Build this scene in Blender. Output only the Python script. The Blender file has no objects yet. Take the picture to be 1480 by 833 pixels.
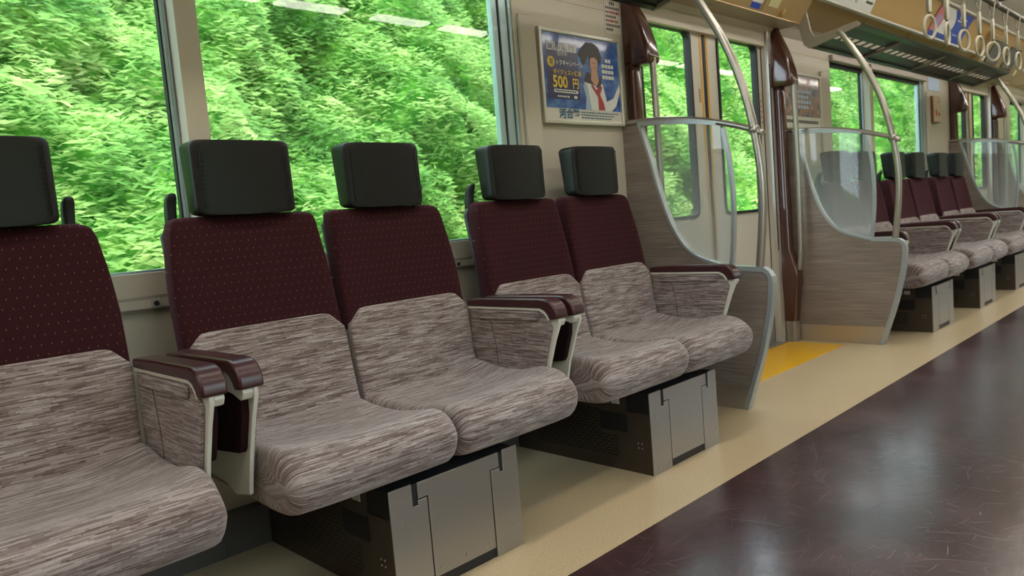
import bpy, math, random
import numpy as np
from mathutils import Vector, Matrix
random.seed(7)
C = bpy.context.scene.collection
scene = bpy.context.scene

# ------------------------------------------------------------------ camera, world, exposure
CAM_H = 0.845
F_PX, YAW, PIT, ROL = 1076.89, math.radians(45.730), math.radians(5.063), math.radians(-4.7715)
fw = Vector((math.cos(YAW)*math.cos(PIT), math.sin(YAW)*math.cos(PIT), -math.sin(PIT)))
r0 = fw.cross(Vector((0, 0, 1))).normalized()
u0 = r0.cross(fw)
rr = math.cos(ROL)*r0 + math.sin(ROL)*u0
uu = -math.sin(ROL)*r0 + math.cos(ROL)*u0
cam_d = bpy.data.cameras.new('camera')
cam = bpy.data.objects.new('camera', cam_d)
C.objects.link(cam)
cam.matrix_world = Matrix(((rr.x, uu.x, -fw.x, 0), (rr.y, uu.y, -fw.y, 0), (rr.z, uu.z, -fw.z, CAM_H), (0, 0, 0, 1)))
cam_d.sensor_width = 36.0
cam_d.lens = F_PX/1480*36.0
cam_d.dof.use_dof = True
cam_d.dof.focus_distance = 1.9
cam_d.dof.aperture_fstop = 6.5
cam_d.clip_start = 0.02
cam_d.clip_end = 200
scene.camera = cam

SKY = 8.0
LAMP = 17.0
scene.view_settings.view_transform = 'Standard'
scene.view_settings.look = 'None'
scene.view_settings.gamma = 1
scene.view_settings.use_curve_mapping = False
scene.view_settings.exposure = -0.33
w = bpy.data.worlds.new('sky')
scene.world = w
w.use_nodes = True
bg = w.node_tree.nodes['Background']
bg.inputs[0].default_value = (0.74, 0.87, 1.0, 1)
bg.inputs[1].default_value = SKY
sun_d = bpy.data.lights.new('hazy_sun', 'SUN')
sun_d.energy = 6.5
sun_d.angle = math.radians(12)
sun_d.color = (1.0, 0.96, 0.86)
sun = bpy.data.objects.new('hazy_sun', sun_d)
C.objects.link(sun)
sun.rotation_euler = (math.radians(22), math.radians(-8), 0)   # high, from the far side of the track

# ------------------------------------------------------------------ materials
def srgb(r, g, b):
    f = lambda c: (c/255/12.92) if c/255 <= 0.04045 else ((c/255+0.055)/1.055)**2.4
    return (f(r), f(g), f(b), 1)

MATS = {}
def mat(name, col, rough=0.5, metal=0.0, coat=0.0, spec=0.5, **k):
    m = bpy.data.materials.new(name)
    m.use_nodes = True
    b = m.node_tree.nodes['Principled BSDF']
    b.inputs['Base Color'].default_value = srgb(*col)
    b.inputs['Roughness'].default_value = rough
    b.inputs['Metallic'].default_value = metal
    b.inputs['Coat Weight'].default_value = coat
    b.inputs['Coat Roughness'].default_value = 0.06
    b.inputs['Specular IOR Level'].default_value = spec
    for kk, v in k.items():
        b.inputs[kk.replace('_', ' ')].default_value = v
    MATS[name] = m
    return m

class NT:
    """tiny node helper"""
    def __init__(s, m):
        s.m = m; s.t = m.node_tree; s.b = s.t.nodes['Principled BSDF']
    def n(s, typ, **k):
        nd = s.t.nodes.new(typ)
        for a, v in k.items(): setattr(nd, a, v)
        return nd
    def l(s, a, b): s.t.links.new(a, b)
    def math(s, op, a, b=None, c=None):
        nd = s.n('ShaderNodeMath', operation=op)
        for i, v in enumerate((a, b, c)):
            if v is None: continue
            if isinstance(v, (int, float)): nd.inputs[i].default_value = v
            else: s.l(v, nd.inputs[i])
        return nd.outputs[0]
    def ramp(s, fac, stops, interp='LINEAR'):
        nd = s.n('ShaderNodeValToRGB'); cr = nd.color_ramp; cr.interpolation = interp
        while len(cr.elements) < len(stops): cr.elements.new(0.5)
        for e, (p, c) in zip(cr.elements, stops):
            e.position = p; e.color = c
        s.l(fac, nd.inputs[0]); return nd.outputs[0]
    def noise(s, vec, scale, detail=3, rough=0.5):
        nd = s.n('ShaderNodeTexNoise'); nd.inputs['Scale'].default_value = scale
        nd.inputs['Detail'].default_value = detail; nd.inputs['Roughness'].default_value = rough
        if vec is not None: s.l(vec, nd.inputs['Vector'])
        return nd.outputs['Fac']
    def mapping(s, vec, sc):
        nd = s.n('ShaderNodeMapping'); nd.inputs['Scale'].default_value = sc
        s.l(vec, nd.inputs['Vector']); return nd.outputs[0]
    def uv(s): return s.n('ShaderNodeTexCoord').outputs['UV']
    def obj(s): return s.n('ShaderNodeTexCoord').outputs['Object']
    def bump(s, h, strength=0.3, dist=0.002):
        nd = s.n('ShaderNodeBump'); nd.inputs['Strength'].default_value = strength
        nd.inputs['Distance'].default_value = dist
        s.l(h, nd.inputs['Height']); s.l(nd.outputs[0], s.b.inputs['Normal'])
    def mix(s, f, a, b):
        nd = s.n('ShaderNodeMix', data_type='RGBA')
        if isinstance(f, (int, float)): nd.inputs[0].default_value = f
        else: s.l(f, nd.inputs[0])
        for i, v in ((6, a), (7, b)):
            if isinstance(v, tuple): nd.inputs[i].default_value = v
            else: s.l(v, nd.inputs[i])
        return nd.outputs[2]

# streaky woven seat cloth (u along the seat, v along the profile, both in metres)
def streak_cloth(name, tint=1.0):
    m = mat(name, (150, 135, 128), 0.95, spec=0.2)
    t = NT(m); sep = t.n('ShaderNodeSeparateXYZ'); t.l(t.uv(), sep.inputs[0])
    u, v = sep.outputs[0], sep.outputs[1]
    wob = t.noise(t.mapping(t.uv(), (6, 6, 1)), 1.0, 1)
    v2 = t.math('ADD', v, t.math('MULTIPLY', wob, 0.004))
    def layer(rowh, dash, seed):
        row = t.math('FLOOR', t.math('DIVIDE', v2, rowh))
        wn = t.n('ShaderNodeTexWhiteNoise', noise_dimensions='1D')
        t.l(t.math('ADD', row, seed), wn.inputs['W'])
        uo = t.math('ADD', t.math('DIVIDE', u, dash), t.math('MULTIPLY', wn.outputs[0], 37.0))
        cb = t.n('ShaderNodeCombineXYZ'); t.l(t.math('FLOOR', uo), cb.inputs[0]); t.l(row, cb.inputs[1])
        cb.inputs[2].default_value = seed
        w2 = t.n('ShaderNodeTexWhiteNoise', noise_dimensions='3D'); t.l(cb.outputs[0], w2.inputs['Vector'])
        return w2.outputs[0]
    a = layer(0.0019, 0.038, 3.0)
    b = layer(0.0038, 0.075, 11.0)
    big = t.noise(t.mapping(t.uv(), (3.5, 16, 1)), 1.0, 2)
    s = t.math('ADD', t.math('MULTIPLY', a, 0.5), t.math('MULTIPLY', b, 0.35))
    s = t.math('ADD', s, t.math('MULTIPLY', big, 0.15))
    col = t.ramp(s, [(0.12, srgb(86*tint, 70*tint, 67*tint)), (0.36, srgb(113*tint, 99*tint, 96*tint)),
                     (0.56, srgb(140*tint, 128*tint, 124*tint)), (0.85, srgb(174*tint, 166*tint, 164*tint))])
    t.l(col, t.b.inputs['Base Color'])
    rib = t.math('SINE', t.math('MULTIPLY', v, 2*math.pi/0.0019))
    wv = t.math('SINE', t.math('MULTIPLY', u, 2*math.pi/0.0045))
    t.bump(t.math('ADD', rib, t.math('MULTIPLY', wv, 0.6)), 0.35, 0.0006)
    t.b.inputs['Sheen Weight'].default_value = 0.25
    t.b.inputs['Sheen Roughness'].default_value = 0.5
    return m
M_GREY = streak_cloth('grey_streaked_cloth')

def maroon_cloth(name):
    m = mat(name, (52, 24, 27), 0.95, spec=0.15)
    t = NT(m); sep = t.n('ShaderNodeSeparateXYZ'); t.l(t.uv(), sep.inputs[0])
    u, v = sep.outputs[0], sep.outputs[1]
    PX, PY = 0.019, 0.021
    row = t.math('FLOOR', t.math('DIVIDE', v, PY))
    off = t.math('MULTIPLY', t.math('MODULO', t.math('ABSOLUTE', row), 2.0), 0.5)
    fu = t.math('FRACT', t.math('ADD', t.math('DIVIDE', u, PX), off))
    fv = t.math('FRACT', t.math('DIVIDE', v, PY))
    du = t.math('MULTIPLY', t.math('ABSOLUTE', t.math('SUBTRACT', fu, 0.5)), PX)
    dv = t.math('MULTIPLY', t.math('ABSOLUTE', t.math('SUBTRACT', fv, 0.5)), PY)
    dot = t.math('MULTIPLY', t.math('LESS_THAN', du, 0.0007), t.math('LESS_THAN', dv, 0.0018))
    tw = t.math('SINE', t.math('MULTIPLY', t.math('ADD', u, v), 2*math.pi/0.005))
    base = t.mix(t.math('MULTIPLY_ADD', tw, 0.25, 0.5), srgb(40, 17, 20), srgb(56, 24, 28))
    col = t.mix(dot, base, srgb(118, 82, 66))
    t.l(col, t.b.inputs['Base Color'])
    t.bump(tw, 0.25, 0.0005)
    t.b.inputs['Sheen Weight'].default_value = 0.16
    t.b.inputs['Sheen Tint'].default_value = srgb(180, 110, 140)
    return m
M_MAROON = maroon_cloth('maroon_dotted_cloth')
M_MARPLAIN = mat('plain_maroon_cloth', (38, 17, 20), 0.95, spec=0.15)
M_LEATHER = mat('black_leather', (16, 14, 16), 0.42, spec=0.32)
t = NT(M_LEATHER); t.bump(t.noise(t.obj(), 260, 2), 0.12, 0.001)
M_STITCH = mat('black_stitch', (14, 13, 14), 0.8)
M_ARMCAP = mat('maroon_polished_resin', (58, 26, 29), 0.3, spec=0.5)
M_WHITEPL = mat('ivory_plastic', (205, 205, 194), 0.4)
M_BLACK = mat('black_plastic', (26, 27, 30), 0.5)
M_GAP = mat('dark_gap', (8, 8, 9), 0.9, spec=0.1)
M_STEEL = mat('brushed_steel', (158, 154, 148), 0.42, 0.7)
t = NT(M_STEEL); h = t.noise(t.mapping(t.obj(), (60, 60, 3)), 6, 4)
t.l(t.ramp(h, [(0.3, (0.28,)*3+(1,)), (0.7, (0.42,)*3+(1,))]), t.b.inputs['Roughness'])
M_SIDE = mat('perforated_steel', (92, 84, 76), 0.42, 0.75)
def perforated(m):
    t = NT(m); sep = t.n('ShaderNodeSeparateXYZ'); t.l(t.uv(), sep.inputs[0])
    u, v = sep.outputs[0], sep.outputs[1]
    PX, PY = 0.026, 0.0105
    row = t.math('FLOOR', t.math('DIVIDE', v, PY))
    off = t.math('MULTIPLY', t.math('MODULO', row, 2.0), 0.5)
    fu = t.math('FRACT', t.math('ADD', t.math('DIVIDE', u, PX), off))
    fv = t.math('FRACT', t.math('DIVIDE', v, PY))
    hole = t.math('MULTIPLY', t.math('LESS_THAN', t.math('ABSOLUTE', t.math('SUBTRACT', fu, 0.5)), 0.36),
                  t.math('LESS_THAN', t.math('ABSOLUTE', t.math('SUBTRACT', fv, 0.5)), 0.24))
    # region: u 0.10..0.46 always, stepped at the top
    inr = t.math('MULTIPLY', t.math('GREATER_THAN', u, 0.13), t.math('LESS_THAN', u, 0.50))
    lo = t.math('MULTIPLY', inr, t.math('MULTIPLY', t.math('GREATER_THAN', v, 0.045), t.math('LESS_THAN', v, 0.115)))
    inr2 = t.math('MULTIPLY', t.math('GREATER_THAN', u, 0.20), t.math('LESS_THAN', u, 0.50))
    hi = t.math('MULTIPLY', inr2, t.math('MULTIPLY', t.math('GREATER_THAN', v, 0.10), t.math('LESS_THAN', v, 0.20)))
    msk = t.math('MULTIPLY', hole, t.math('MAXIMUM', lo, hi))
    t.l(t.mix(msk, srgb(92, 84, 76), (0.004, 0.004, 0.004, 1)), t.b.inputs['Base Color'])
    t.l(t.math('MULTIPLY', t.math('SUBTRACT', 1.0, msk), 0.75), t.b.inputs['Metallic'])
perforated(M_SIDE)
M_LABELW = mat('white_label', (205, 205, 200), 0.6)
M_RAIL = mat('satin_stainless', (172, 168, 160), 0.34, 0.85)
M_RAILG = mat('grey_aluminium_trim', (170, 178, 181), 0.36, 0.5)
M_ALU = mat('pale_aluminium_sash', (172, 196, 200), 0.35, 0.45)  # pale blue of the reflected sky is put into the metal's colour
M_WALL = mat('warm_grey_wall_panel', (190, 183, 168), 0.42, spec=0.4)
M_DOOR = mat('off_white_door_panel', (196, 192, 180), 0.36, spec=0.45)
M_FRAMEW = mat('silver_poster_frame', (205, 203, 194), 0.3, 0.5)
M_BROWN = mat('glossy_chocolate_plastic', (72, 36, 28), 0.18, coat=0.7)
M_TAN = mat('tan_gold_panel', (192, 156, 98), 0.36, spec=0.5)
M_TAND = mat('tan_header_panel', (166, 142, 100), 0.36, spec=0.5)
M_HEADU = mat('beige_header_underside', (160, 145, 122), 0.4)
M_CEIL = mat('white_ceiling', (214, 210, 204), 0.6)
M_RUBBER = mat('black_rubber', (22, 22, 24), 0.55)
M_YELLOW = mat('yellow_line', (214, 160, 50), 0.45)
M_YFLOOR = mat('yellow_floor', (226, 172, 14), 0.3)
t = NT(M_YFLOOR); t.l(t.mix(t.noise(t.obj(), 140, 3), srgb(216, 160, 8), srgb(236, 184, 26)), t.b.inputs['Base Color'])
M_STRAP = mat('ivory_grab_plastic', (172, 168, 152), 0.4)
M_WEB = mat('strap_webbing', (122, 116, 98), 0.8)
M_BAR = mat('dull_grey_bar', (84, 82, 78), 0.5, 0.3)
M_RACK = mat('dark_rack_panel', (44, 44, 46), 0.36, 0.3)
M_RESIN = mat('translucent_white_resin', (236, 234, 226), 0.5, Transmission_Weight=0.0)
M_RESIN.node_tree.nodes['Principled BSDF'].inputs['Subsurface Weight'].default_value = 0.0
_t = NT(M_RESIN); _tr = _t.n('ShaderNodeBsdfTranslucent'); _tr.inputs[0].default_value = (0.95, 0.94, 0.9, 1); _mx = _t.n('ShaderNodeMixShader'); _mx.inputs[0].default_value = 0.9
_t.l(_t.b.outputs[0], _mx.inputs[1]); _t.l(_tr.outputs[0], _mx.inputs[2]); _t.l(_mx.outputs[0], M_RESIN.node_tree.nodes['Material Output'].inputs[0])
M_BRACK = mat('warm_grey_bracket', (160, 152, 140), 0.4, 0.3)
M_PAPER = mat('white_paper', (214, 212, 204), 0.5)
M_BLUE = mat('poster_blue', (44, 84, 168), 0.25, coat=0.5)
t = NT(M_BLUE); n_ = t.noise(t.mapping(t.obj(), (6, 6, 9)), 1.6, 5, 0.65)
t.l(t.ramp(n_, [(0.3, srgb(26, 62, 140)), (0.5, srgb(52, 98, 180)), (0.62, srgb(96, 140, 206)), (0.75, srgb(176, 204, 234))]), t.b.inputs['Base Color'])
M_DKBLUE = mat('poster_navy', (44, 50, 108), 0.25, coat=0.5)
M_PBLUE = mat('poster_plain_blue', (34, 76, 186), 0.4)
M_LTBLUE = mat('poster_light_blue', (170, 196, 226), 0.4)
M_PINK = mat('poster_pink', (222, 130, 146), 0.4)
M_PURP = mat('poster_lilac', (176, 156, 214), 0.4)
M_RED = mat('print_red', (176, 48, 52), 0.4)
M_PYEL = mat('print_yellow', (238, 204, 70), 0.4)
M_PWHITE = mat('print_white', (232, 234, 236), 0.4)
M_SKIN = mat('print_skin', (206, 160, 136), 0.4)
M_HAIR = mat('print_hair', (46, 42, 50), 0.4)
M_INK = mat('print_ink', (60, 60, 64), 0.5)
M_TEAL = mat('print_teal', (40, 104, 140), 0.5)
M_SCREEN = mat('dark_grey_screen', (96, 98, 102), 0.2)
M_GREYP = mat('poster_grey_art', (120, 118, 128), 0.3, coat=0.5)
t = NT(M_GREYP); n_ = t.noise(t.mapping(t.obj(), (9, 9, 9)), 2.2, 4)
t.l(t.ramp(n_, [(0.35, srgb(66, 70, 92)), (0.5, srgb(128, 118, 122)), (0.62, srgb(170, 120, 100)), (0.7, srgb(196, 196, 210))]), t.b.inputs['Base Color'])

# wood grain laminate
M_WOOD = mat('greige_wood_laminate', (128, 118, 108), 0.32, spec=0.5)
t = NT(M_WOOD); g1 = t.noise(t.mapping(t.obj(), (2, 2.2, 90)), 2.0, 5, 0.65); g2 = t.noise(t.mapping(t.obj(), (1, 1.2, 9)), 2.0, 2)
s_ = t.math('ADD', t.math('MULTIPLY', g1, 0.7), t.math('MULTIPLY', g2, 0.3))
t.l(t.ramp(s_, [(0.3, srgb(100, 90, 82)), (0.5, srgb(128, 117, 108)), (0.7, srgb(152, 142, 132))]), t.b.inputs['Base Color'])

# floor vinyls
M_CREAM = mat('cream_vinyl', (196, 178, 144), 0.3, spec=0.5)
t = NT(M_CREAM); n1 = t.noise(t.obj(), 160, 4, 0.7); n2 = t.noise(t.obj(), 2.2, 3)
c1 = t.ramp(n1, [(0.35, srgb(176, 158, 124)), (0.6, srgb(200, 183, 150))])
t.l(t.mix(t.math('MULTIPLY', n2, 0.35), c1, srgb(176, 152, 112)), t.b.inputs['Base Color'])
t.l(t.ramp(n2, [(0.3, (0.285,)*3+(1,)), (0.7, (0.34,)*3+(1,))]), t.b.inputs['Roughness'])
M_BAND = mat('scuffed_plum_brown_vinyl', (74, 52, 54), 0.3, spec=0.85)
t = NT(M_BAND); o_ = t.obj()
n1 = t.noise(o_, 4.0, 4, 0.6); n2 = t.noise(o_, 90, 3, 0.7)
def scratch(scale, rot, wid, lng, bend):
    mp = t.n('ShaderNodeMapping'); mp.inputs['Rotation'].default_value = (0, 0, rot); mp.inputs['Location'].default_value = (rot*3.1, rot*1.7, 0)
    t.l(o_, mp.inputs['Vector'])
    flat_ = t.n('ShaderNodeVectorMath', operation='MULTIPLY'); flat_.inputs[1].default_value = (scale, scale, 0); t.l(mp.outputs[0], flat_.inputs[0])
    vo = t.n('ShaderNodeTexVoronoi', voronoi_dimensions='2D'); vo.inputs['Scale'].default_value = 1.0; t.l(flat_.outputs[0], vo.inputs['Vector'])
    sub = t.n('ShaderNodeVectorMath', operation='SUBTRACT'); t.l(flat_.outputs[0], sub.inputs[0]); t.l(vo.outputs['Position'], sub.inputs[1])
    sc_ = t.n('ShaderNodeSeparateColor'); t.l(vo.outputs['Color'], sc_.inputs[0])
    vr = t.n('ShaderNodeVectorRotate', rotation_type='Z_AXIS'); t.l(sub.outputs[0], vr.inputs['Vector'])
    t.l(t.math('MULTIPLY', sc_.outputs[0], 6.283), vr.inputs['Angle'])
    sp_ = t.n('ShaderNodeSeparateXYZ'); t.l(vr.outputs[0], sp_.inputs[0])
    cv = t.math('SUBTRACT', sp_.outputs[1], t.math('MULTIPLY', t.math('MULTIPLY', sp_.outputs[0], sp_.outputs[0]), bend))
    a_ = t.ramp(t.math('ABSOLUTE', cv), [(0.0, (1, 1, 1, 1)), (wid, (0, 0, 0, 1))])
    b_ = t.math('LESS_THAN', t.math('ABSOLUTE', sp_.outputs[0]), t.math('MULTIPLY', sc_.outputs[1], lng))
    return t.math('MULTIPLY', a_, t.math('MULTIPLY', b_, sc_.outputs[2]))
scr = scratch(9, 0.3, 0.007, 0.55, 0.2)
for a_ in ((9, 1.9, 0.007, 0.6, -0.3), (17, 0.9, 0.010, 0.5, 0.1), (5, 2.6, 0.004, 0.6, 0.25), (24, 4.0, 0.013, 0.4, 0.0), (13, 5.1, 0.008, 0.6, 0.4)):
    scr = t.math('MAXIMUM', scr, scratch(*a_))
c1 = t.ramp(t.math('ADD', t.math('MULTIPLY', n1, 0.75), t.math('MULTIPLY', n2, 0.25)),
            [(0.34, srgb(48, 31, 33)), (0.5, srgb(62, 43, 45)), (0.64, srgb(82, 62, 63))])
t.l(t.mix(t.math('MULTIPLY', scr, 0.24), c1, srgb(150, 134, 130)), t.b.inputs['Base Color'])
t.l(t.ramp(t.noise(o_, 5.0, 4, 0.6), [(0.3, (0.20,)*3+(1,)), (0.7, (0.265,)*3+(1,))]), t.b.inputs['Roughness'])
t.bump(t.math('ADD', t.math('MULTIPLY', t.noise(t.mapping(o_, (1, 1, 1)), 26, 4, 0.6), 1.0), t.math('MULTIPLY', scr, -0.35)), 0.26, 0.0022)

def glass(name, tint, refl=0.035):
    m = bpy.data.materials.new(name); m.use_nodes = True
    nt = m.node_tree; nt.nodes.clear()
    out = nt.nodes.new('ShaderNodeOutputMaterial')
    tr = nt.nodes.new('ShaderNodeBsdfTransparent'); tr.inputs[0].default_value = (*tint, 1)
    gl = nt.nodes.new('ShaderNodeBsdfGlossy'); gl.inputs['Roughness'].default_value = 0.0
    lw = nt.nodes.new('ShaderNodeLayerWeight'); lw.inputs['Blend'].default_value = 0.5
    pw = nt.nodes.new('ShaderNodeMath'); pw.operation = 'POWER'; pw.inputs[1].default_value = 4.5
    ml = nt.nodes.new('ShaderNodeMath'); ml.operation = 'MULTIPLY_ADD'; ml.inputs[1].default_value = 0.80; ml.inputs[2].default_value = refl
    nt.links.new(lw.outputs['Facing'], pw.inputs[0]); nt.links.new(pw.outputs[0], ml.inputs[0])
    mx = nt.nodes.new('ShaderNodeMixShader')
    nt.links.new(ml.outputs[0], mx.inputs[0]); nt.links.new(tr.outputs[0], mx.inputs[1]); nt.links.new(gl.outputs[0], mx.inputs[2])
    nt.links.new(mx.outputs[0], out.inputs[0])
    MATS[name] = m
    return m
M_GLASS = glass('green_tinted_glass', (0.91, 0.965, 0.92), 0.03)
M_DGLASS = glass('clear_door_glass', (0.98, 0.99, 0.97), 0.006)
# screen glass with fine dot print
def dot_glass(name):
    m = bpy.data.materials.new(name); m.use_nodes = True
    nt = m.node_tree
    t = NT(m)
    b = t.b; b.inputs['Base Color'].default_value = srgb(212, 222, 224); b.inputs['Roughness'].default_value = 0.5
    sep = t.n('ShaderNodeSeparateXYZ'); t.l(t.obj(), sep.inputs[0])
    P = 0.0085
    a = t.math('DIVIDE', t.math('ADD', sep.outputs[1], sep.outputs[2]), P)
    c = t.math('DIVIDE', t.math('SUBTRACT', sep.outputs[1], sep.outputs[2]), P)
    fa = t.math('SUBTRACT', t.math('FRACT', a), 0.5); fc = t.math('SUBTRACT', t.math('FRACT', c), 0.5)
    d = t.math('SQRT', t.math('ADD', t.math('MULTIPLY', fa, fa), t.math('MULTIPLY', fc, fc)))
    # dots grow denser towards the bottom edge (printed pattern of the pane); z is measured from the floor
    zz = t.n('ShaderNodeMapRange'); t.l(sep.outputs[2], zz.inputs[0])
    zz.inputs[1].default_value = 1.15; zz.inputs[2].default_value = 0.60
    zz.inputs[3].default_value = 0.22; zz.inputs[4].default_value = 0.50
    dots = t.math('LESS_THAN', d, zz.outputs[0])
    tr = t.n('ShaderNodeBsdfTransparent'); tr.inputs[0].default_value = (0.94, 0.96, 0.95, 1)
    gl = t.n('ShaderNodeBsdfGlossy'); gl.inputs['Roughness'].default_value = 0.02
    lw = t.n('ShaderNodeLayerWeight'); lw.inputs['Blend'].default_value = 0.5
    fr_ = t.math('MULTIPLY_ADD', t.math('POWER', lw.outputs['Facing'], 4.5), 0.8, 0.035)
    m1 = t.n('ShaderNodeMixShader'); t.l(fr_, m1.inputs[0]); t.l(tr.outputs[0], m1.inputs[1]); t.l(gl.outputs[0], m1.inputs[2])
    m2 = t.n('ShaderNodeMixShader'); t.l(t.math('MULTIPLY', dots, 0.40), m2.inputs[0]); t.l(m1.outputs[0], m2.inputs[1]); t.l(b.outputs[0], m2.inputs[2])
    t.l(m2.outputs[0], nt.nodes['Material Output'].inputs[0])
    return m
M_DOTG = dot_glass('dotted_screen_glass')

def lampmat(name, col, s):
    m = bpy.data.materials.new(name); m.use_nodes = True
    b = m.node_tree.nodes['Principled BSDF']
    b.inputs['Base Color'].default_value = (0.8, 0.8, 0.8, 1)
    b.inputs['Emission Color'].default_value = (*col, 1); b.inputs['Emission Strength'].default_value = s
    return m
M_LAMP = lampmat('warm_white_lamp', (1.0, 0.92, 0.82), LAMP)

# ------------------------------------------------------------------ mesh builder
class MB:
    def __init__(s):
        s.v = []; s.f = []; s.sm = []; s.uv = {}; s.mi = []; s.mats = []
    def _m(s, m):
        if m is None: return 0
        if m not in s.mats: s.mats.append(m)
        return s.mats.index(m)
    def face(s, idx, smooth=False, uv=None, m=None):
        s.f.append(tuple(idx)); s.sm.append(smooth); s.mi.append(s._m(m))
        if uv: s.uv[len(s.f)-1] = uv
    def box(s, x0, x1, y0, y1, z0, z1, m=None):
        b = len(s.v)
        x0, x1 = sorted((x0, x1)); y0, y1 = sorted((y0, y1)); z0, z1 = sorted((z0, z1))
        s.v += [(x0,y0,z0),(x1,y0,z0),(x1,y1,z0),(x0,y1,z0),(x0,y0,z1),(x1,y0,z1),(x1,y1,z1),(x0,y1,z1)]
        for q, ax in (((0,3,2,1),2),((4,5,6,7),2),((0,1,5,4),1),((2,3,7,6),1),((1,2,6,5),0),((3,0,4,7),0)):
            pts = [s.v[b+i] for i in q]
            uv = [(p[0],p[1]) if ax == 2 else (p[0],p[2]) if ax == 1 else (p[1],p[2]) for p in pts]
            s.face([b+i for i in q], False, uv, m)
        return s
    def prism(s, outline, axis, a0, a1, m=None, smooth=False):
        """outline: 2D points; axis: extrusion axis 'x','y','z'"""
        n = len(outline); b = len(s.v)
        def P(p, a):
            return {'x': (a, p[0], p[1]), 'y': (p[0], a, p[1]), 'z': (p[0], p[1], a)}[axis]
        s.v += [P(p, a0) for p in outline] + [P(p, a1) for p in outline]
        s.face([b+i for i in range(n)], False, [tuple(p) for p in outline], m)
        s.face([b+n+i for i in reversed(range(n))], False, [tuple(p) for p in reversed(outline)], m)
        L = 0
        for i in range(n):
            j = (i+1) % n
            d = math.dist(outline[i], outline[j])
            s.face([b+i, b+n+i, b+n+j, b+j], smooth, [(a0, L), (a1, L), (a1, L+d), (a0, L+d)], m)
            L += d
        return s
    def ring(s, outer, inner, axis, a0, a1, m=None):
        n = len(outer); b = len(s.v)
        def P(p, a):
            return {'x': (a, p[0], p[1]), 'y': (p[0], a, p[1]), 'z': (p[0], p[1], a)}[axis]
        s.v += [P(p, a0) for p in outer]+[P(p, a0) for p in inner]+[P(p, a1) for p in outer]+[P(p, a1) for p in inner]
        for i in range(n):
            j = (i+1) % n
            s.face([b+i, b+j, b+n+j, b+n+i], m=m); s.face([b+2*n+i, b+3*n+i, b+3*n+j, b+2*n+j], m=m)
            s.face([b+i, b+2*n+i, b+2*n+j, b+j], m=m); s.face([b+n+i, b+n+j, b+3*n+j, b+3*n+i], m=m)
        return s
    def tube(s, path, r, n=12, m=None, closed=False):
        P = [Vector(p) for p in path]; b = len(s.v); K = len(P)
        rs = r if isinstance(r, (list, tuple)) else [r]*K
        prev = None; L = 0; Ls = []
        for i, p in enumerate(P):
            if closed: t = P[(i+1) % K]-P[i-1]
            else: t = P[min(i+1, K-1)]-P[max(i-1, 0)]
            t.normalize()
            if prev is None:
                a = Vector((0, 0, 1)) if abs(t.z) < 0.9 else Vector((1, 0, 0))
                nrm = t.cross(a).normalized()
            else:
                nrm = (prev - t*prev.dot(t)).normalized()
            prev = nrm; bn = t.cross(nrm)
            for k in range(n):
                an = 2*math.pi*k/n
                q = p + (nrm*math.cos(an)+bn*math.sin(an))*rs[i]
                s.v.append(tuple(q))
        for i in range(K if closed else K-1):
            i2 = (i+1) % K
            for k in range(n):
                k2 = (k+1) % n
                s.face([b+i*n+k, b+i*n+k2, b+i2*n+k2, b+i2*n+k], True, m=m)
        if not closed:
            s.face([b+k for k in reversed(range(n))], m=m)
            s.face([b+(K-1)*n+k for k in range(n)], m=m)
        return s
    def loft(s, loops, uvs=None, caps=True, smooth=True, m=None):
        """loops: list of closed loops (same count). uvs: list of lists with n+1 entries"""
        n = len(loops[0]); b = len(s.v)
        for lp in loops: s.v += [tuple(p) for p in lp]
        for i in range(len(loops)-1):
            for k in range(n):
                k2 = (k+1) % n
                uv = None
                if uvs: uv = [uvs[i][k], uvs[i][k+1], uvs[i+1][k+1], uvs[i+1][k]]
                s.face([b+i*n+k, b+i*n+k2, b+(i+1)*n+k2, b+(i+1)*n+k], smooth, uv, m)
        if caps:
            s.face([b+k for k in reversed(range(n))], smooth, [uvs[0][k] for k in reversed(range(n))] if uvs else None, m)
            s.face([b+(len(loops)-1)*n+k for k in range(n)], smooth, [uvs[-1][k] for k in range(n)] if uvs else None, m)
        return s
    def sheet(s, rows, m=None, smooth=True, uv=None):
        n = len(rows[0]); b = len(s.v)
        for r_ in rows: s.v += [tuple(p) for p in r_]
        for i in range(len(rows)-1):
            for k in range(n-1):
                s.face([b+i*n+k, b+i*n+k+1, b+(i+1)*n+k+1, b+(i+1)*n+k], smooth, m=m)
        return s
    def build(s, name, m=None, parent=None, org=(0, 0, 0), bevel=0, fix=True):
        me = bpy.data.meshes.new(name)
        ox, oy, oz = org
        me.from_pydata([(x-ox, y-oy, z-oz) for x, y, z in s.v], [], s.f)
        for mm in (s.mats or [m]): me.materials.append(mm)
        me.polygons.foreach_set('use_smooth', [True]*len(s.sm) if bevel else s.sm)
        if bevel: me.update(); me.set_sharp_from_angle(angle=math.radians(34))
        if s.mats: me.polygons.foreach_set('material_index', s.mi)
        if s.uv:
            ul = me.uv_layers.new(name='UVMap')
            for p in me.polygons:
                if p.index in s.uv:
                    for li, c in zip(p.loop_indices, s.uv[p.index]): ul.data[li].uv = c
        if fix:
            import bmesh
            bm = bmesh.new(); bm.from_mesh(me); bmesh.ops.recalc_face_normals(bm, faces=bm.faces); bm.to_mesh(me); bm.free()
        me.update()
        o = bpy.data.objects.new(name, me); C.objects.link(o)
        if parent is not None: o.parent = parent
        if bevel:
            bv = o.modifiers.new('Bevel', 'BEVEL'); bv.width = bevel; bv.segments = 2; bv.limit_method = 'ANGLE'
            bv.angle_limit = math.radians(40)
        return o

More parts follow.
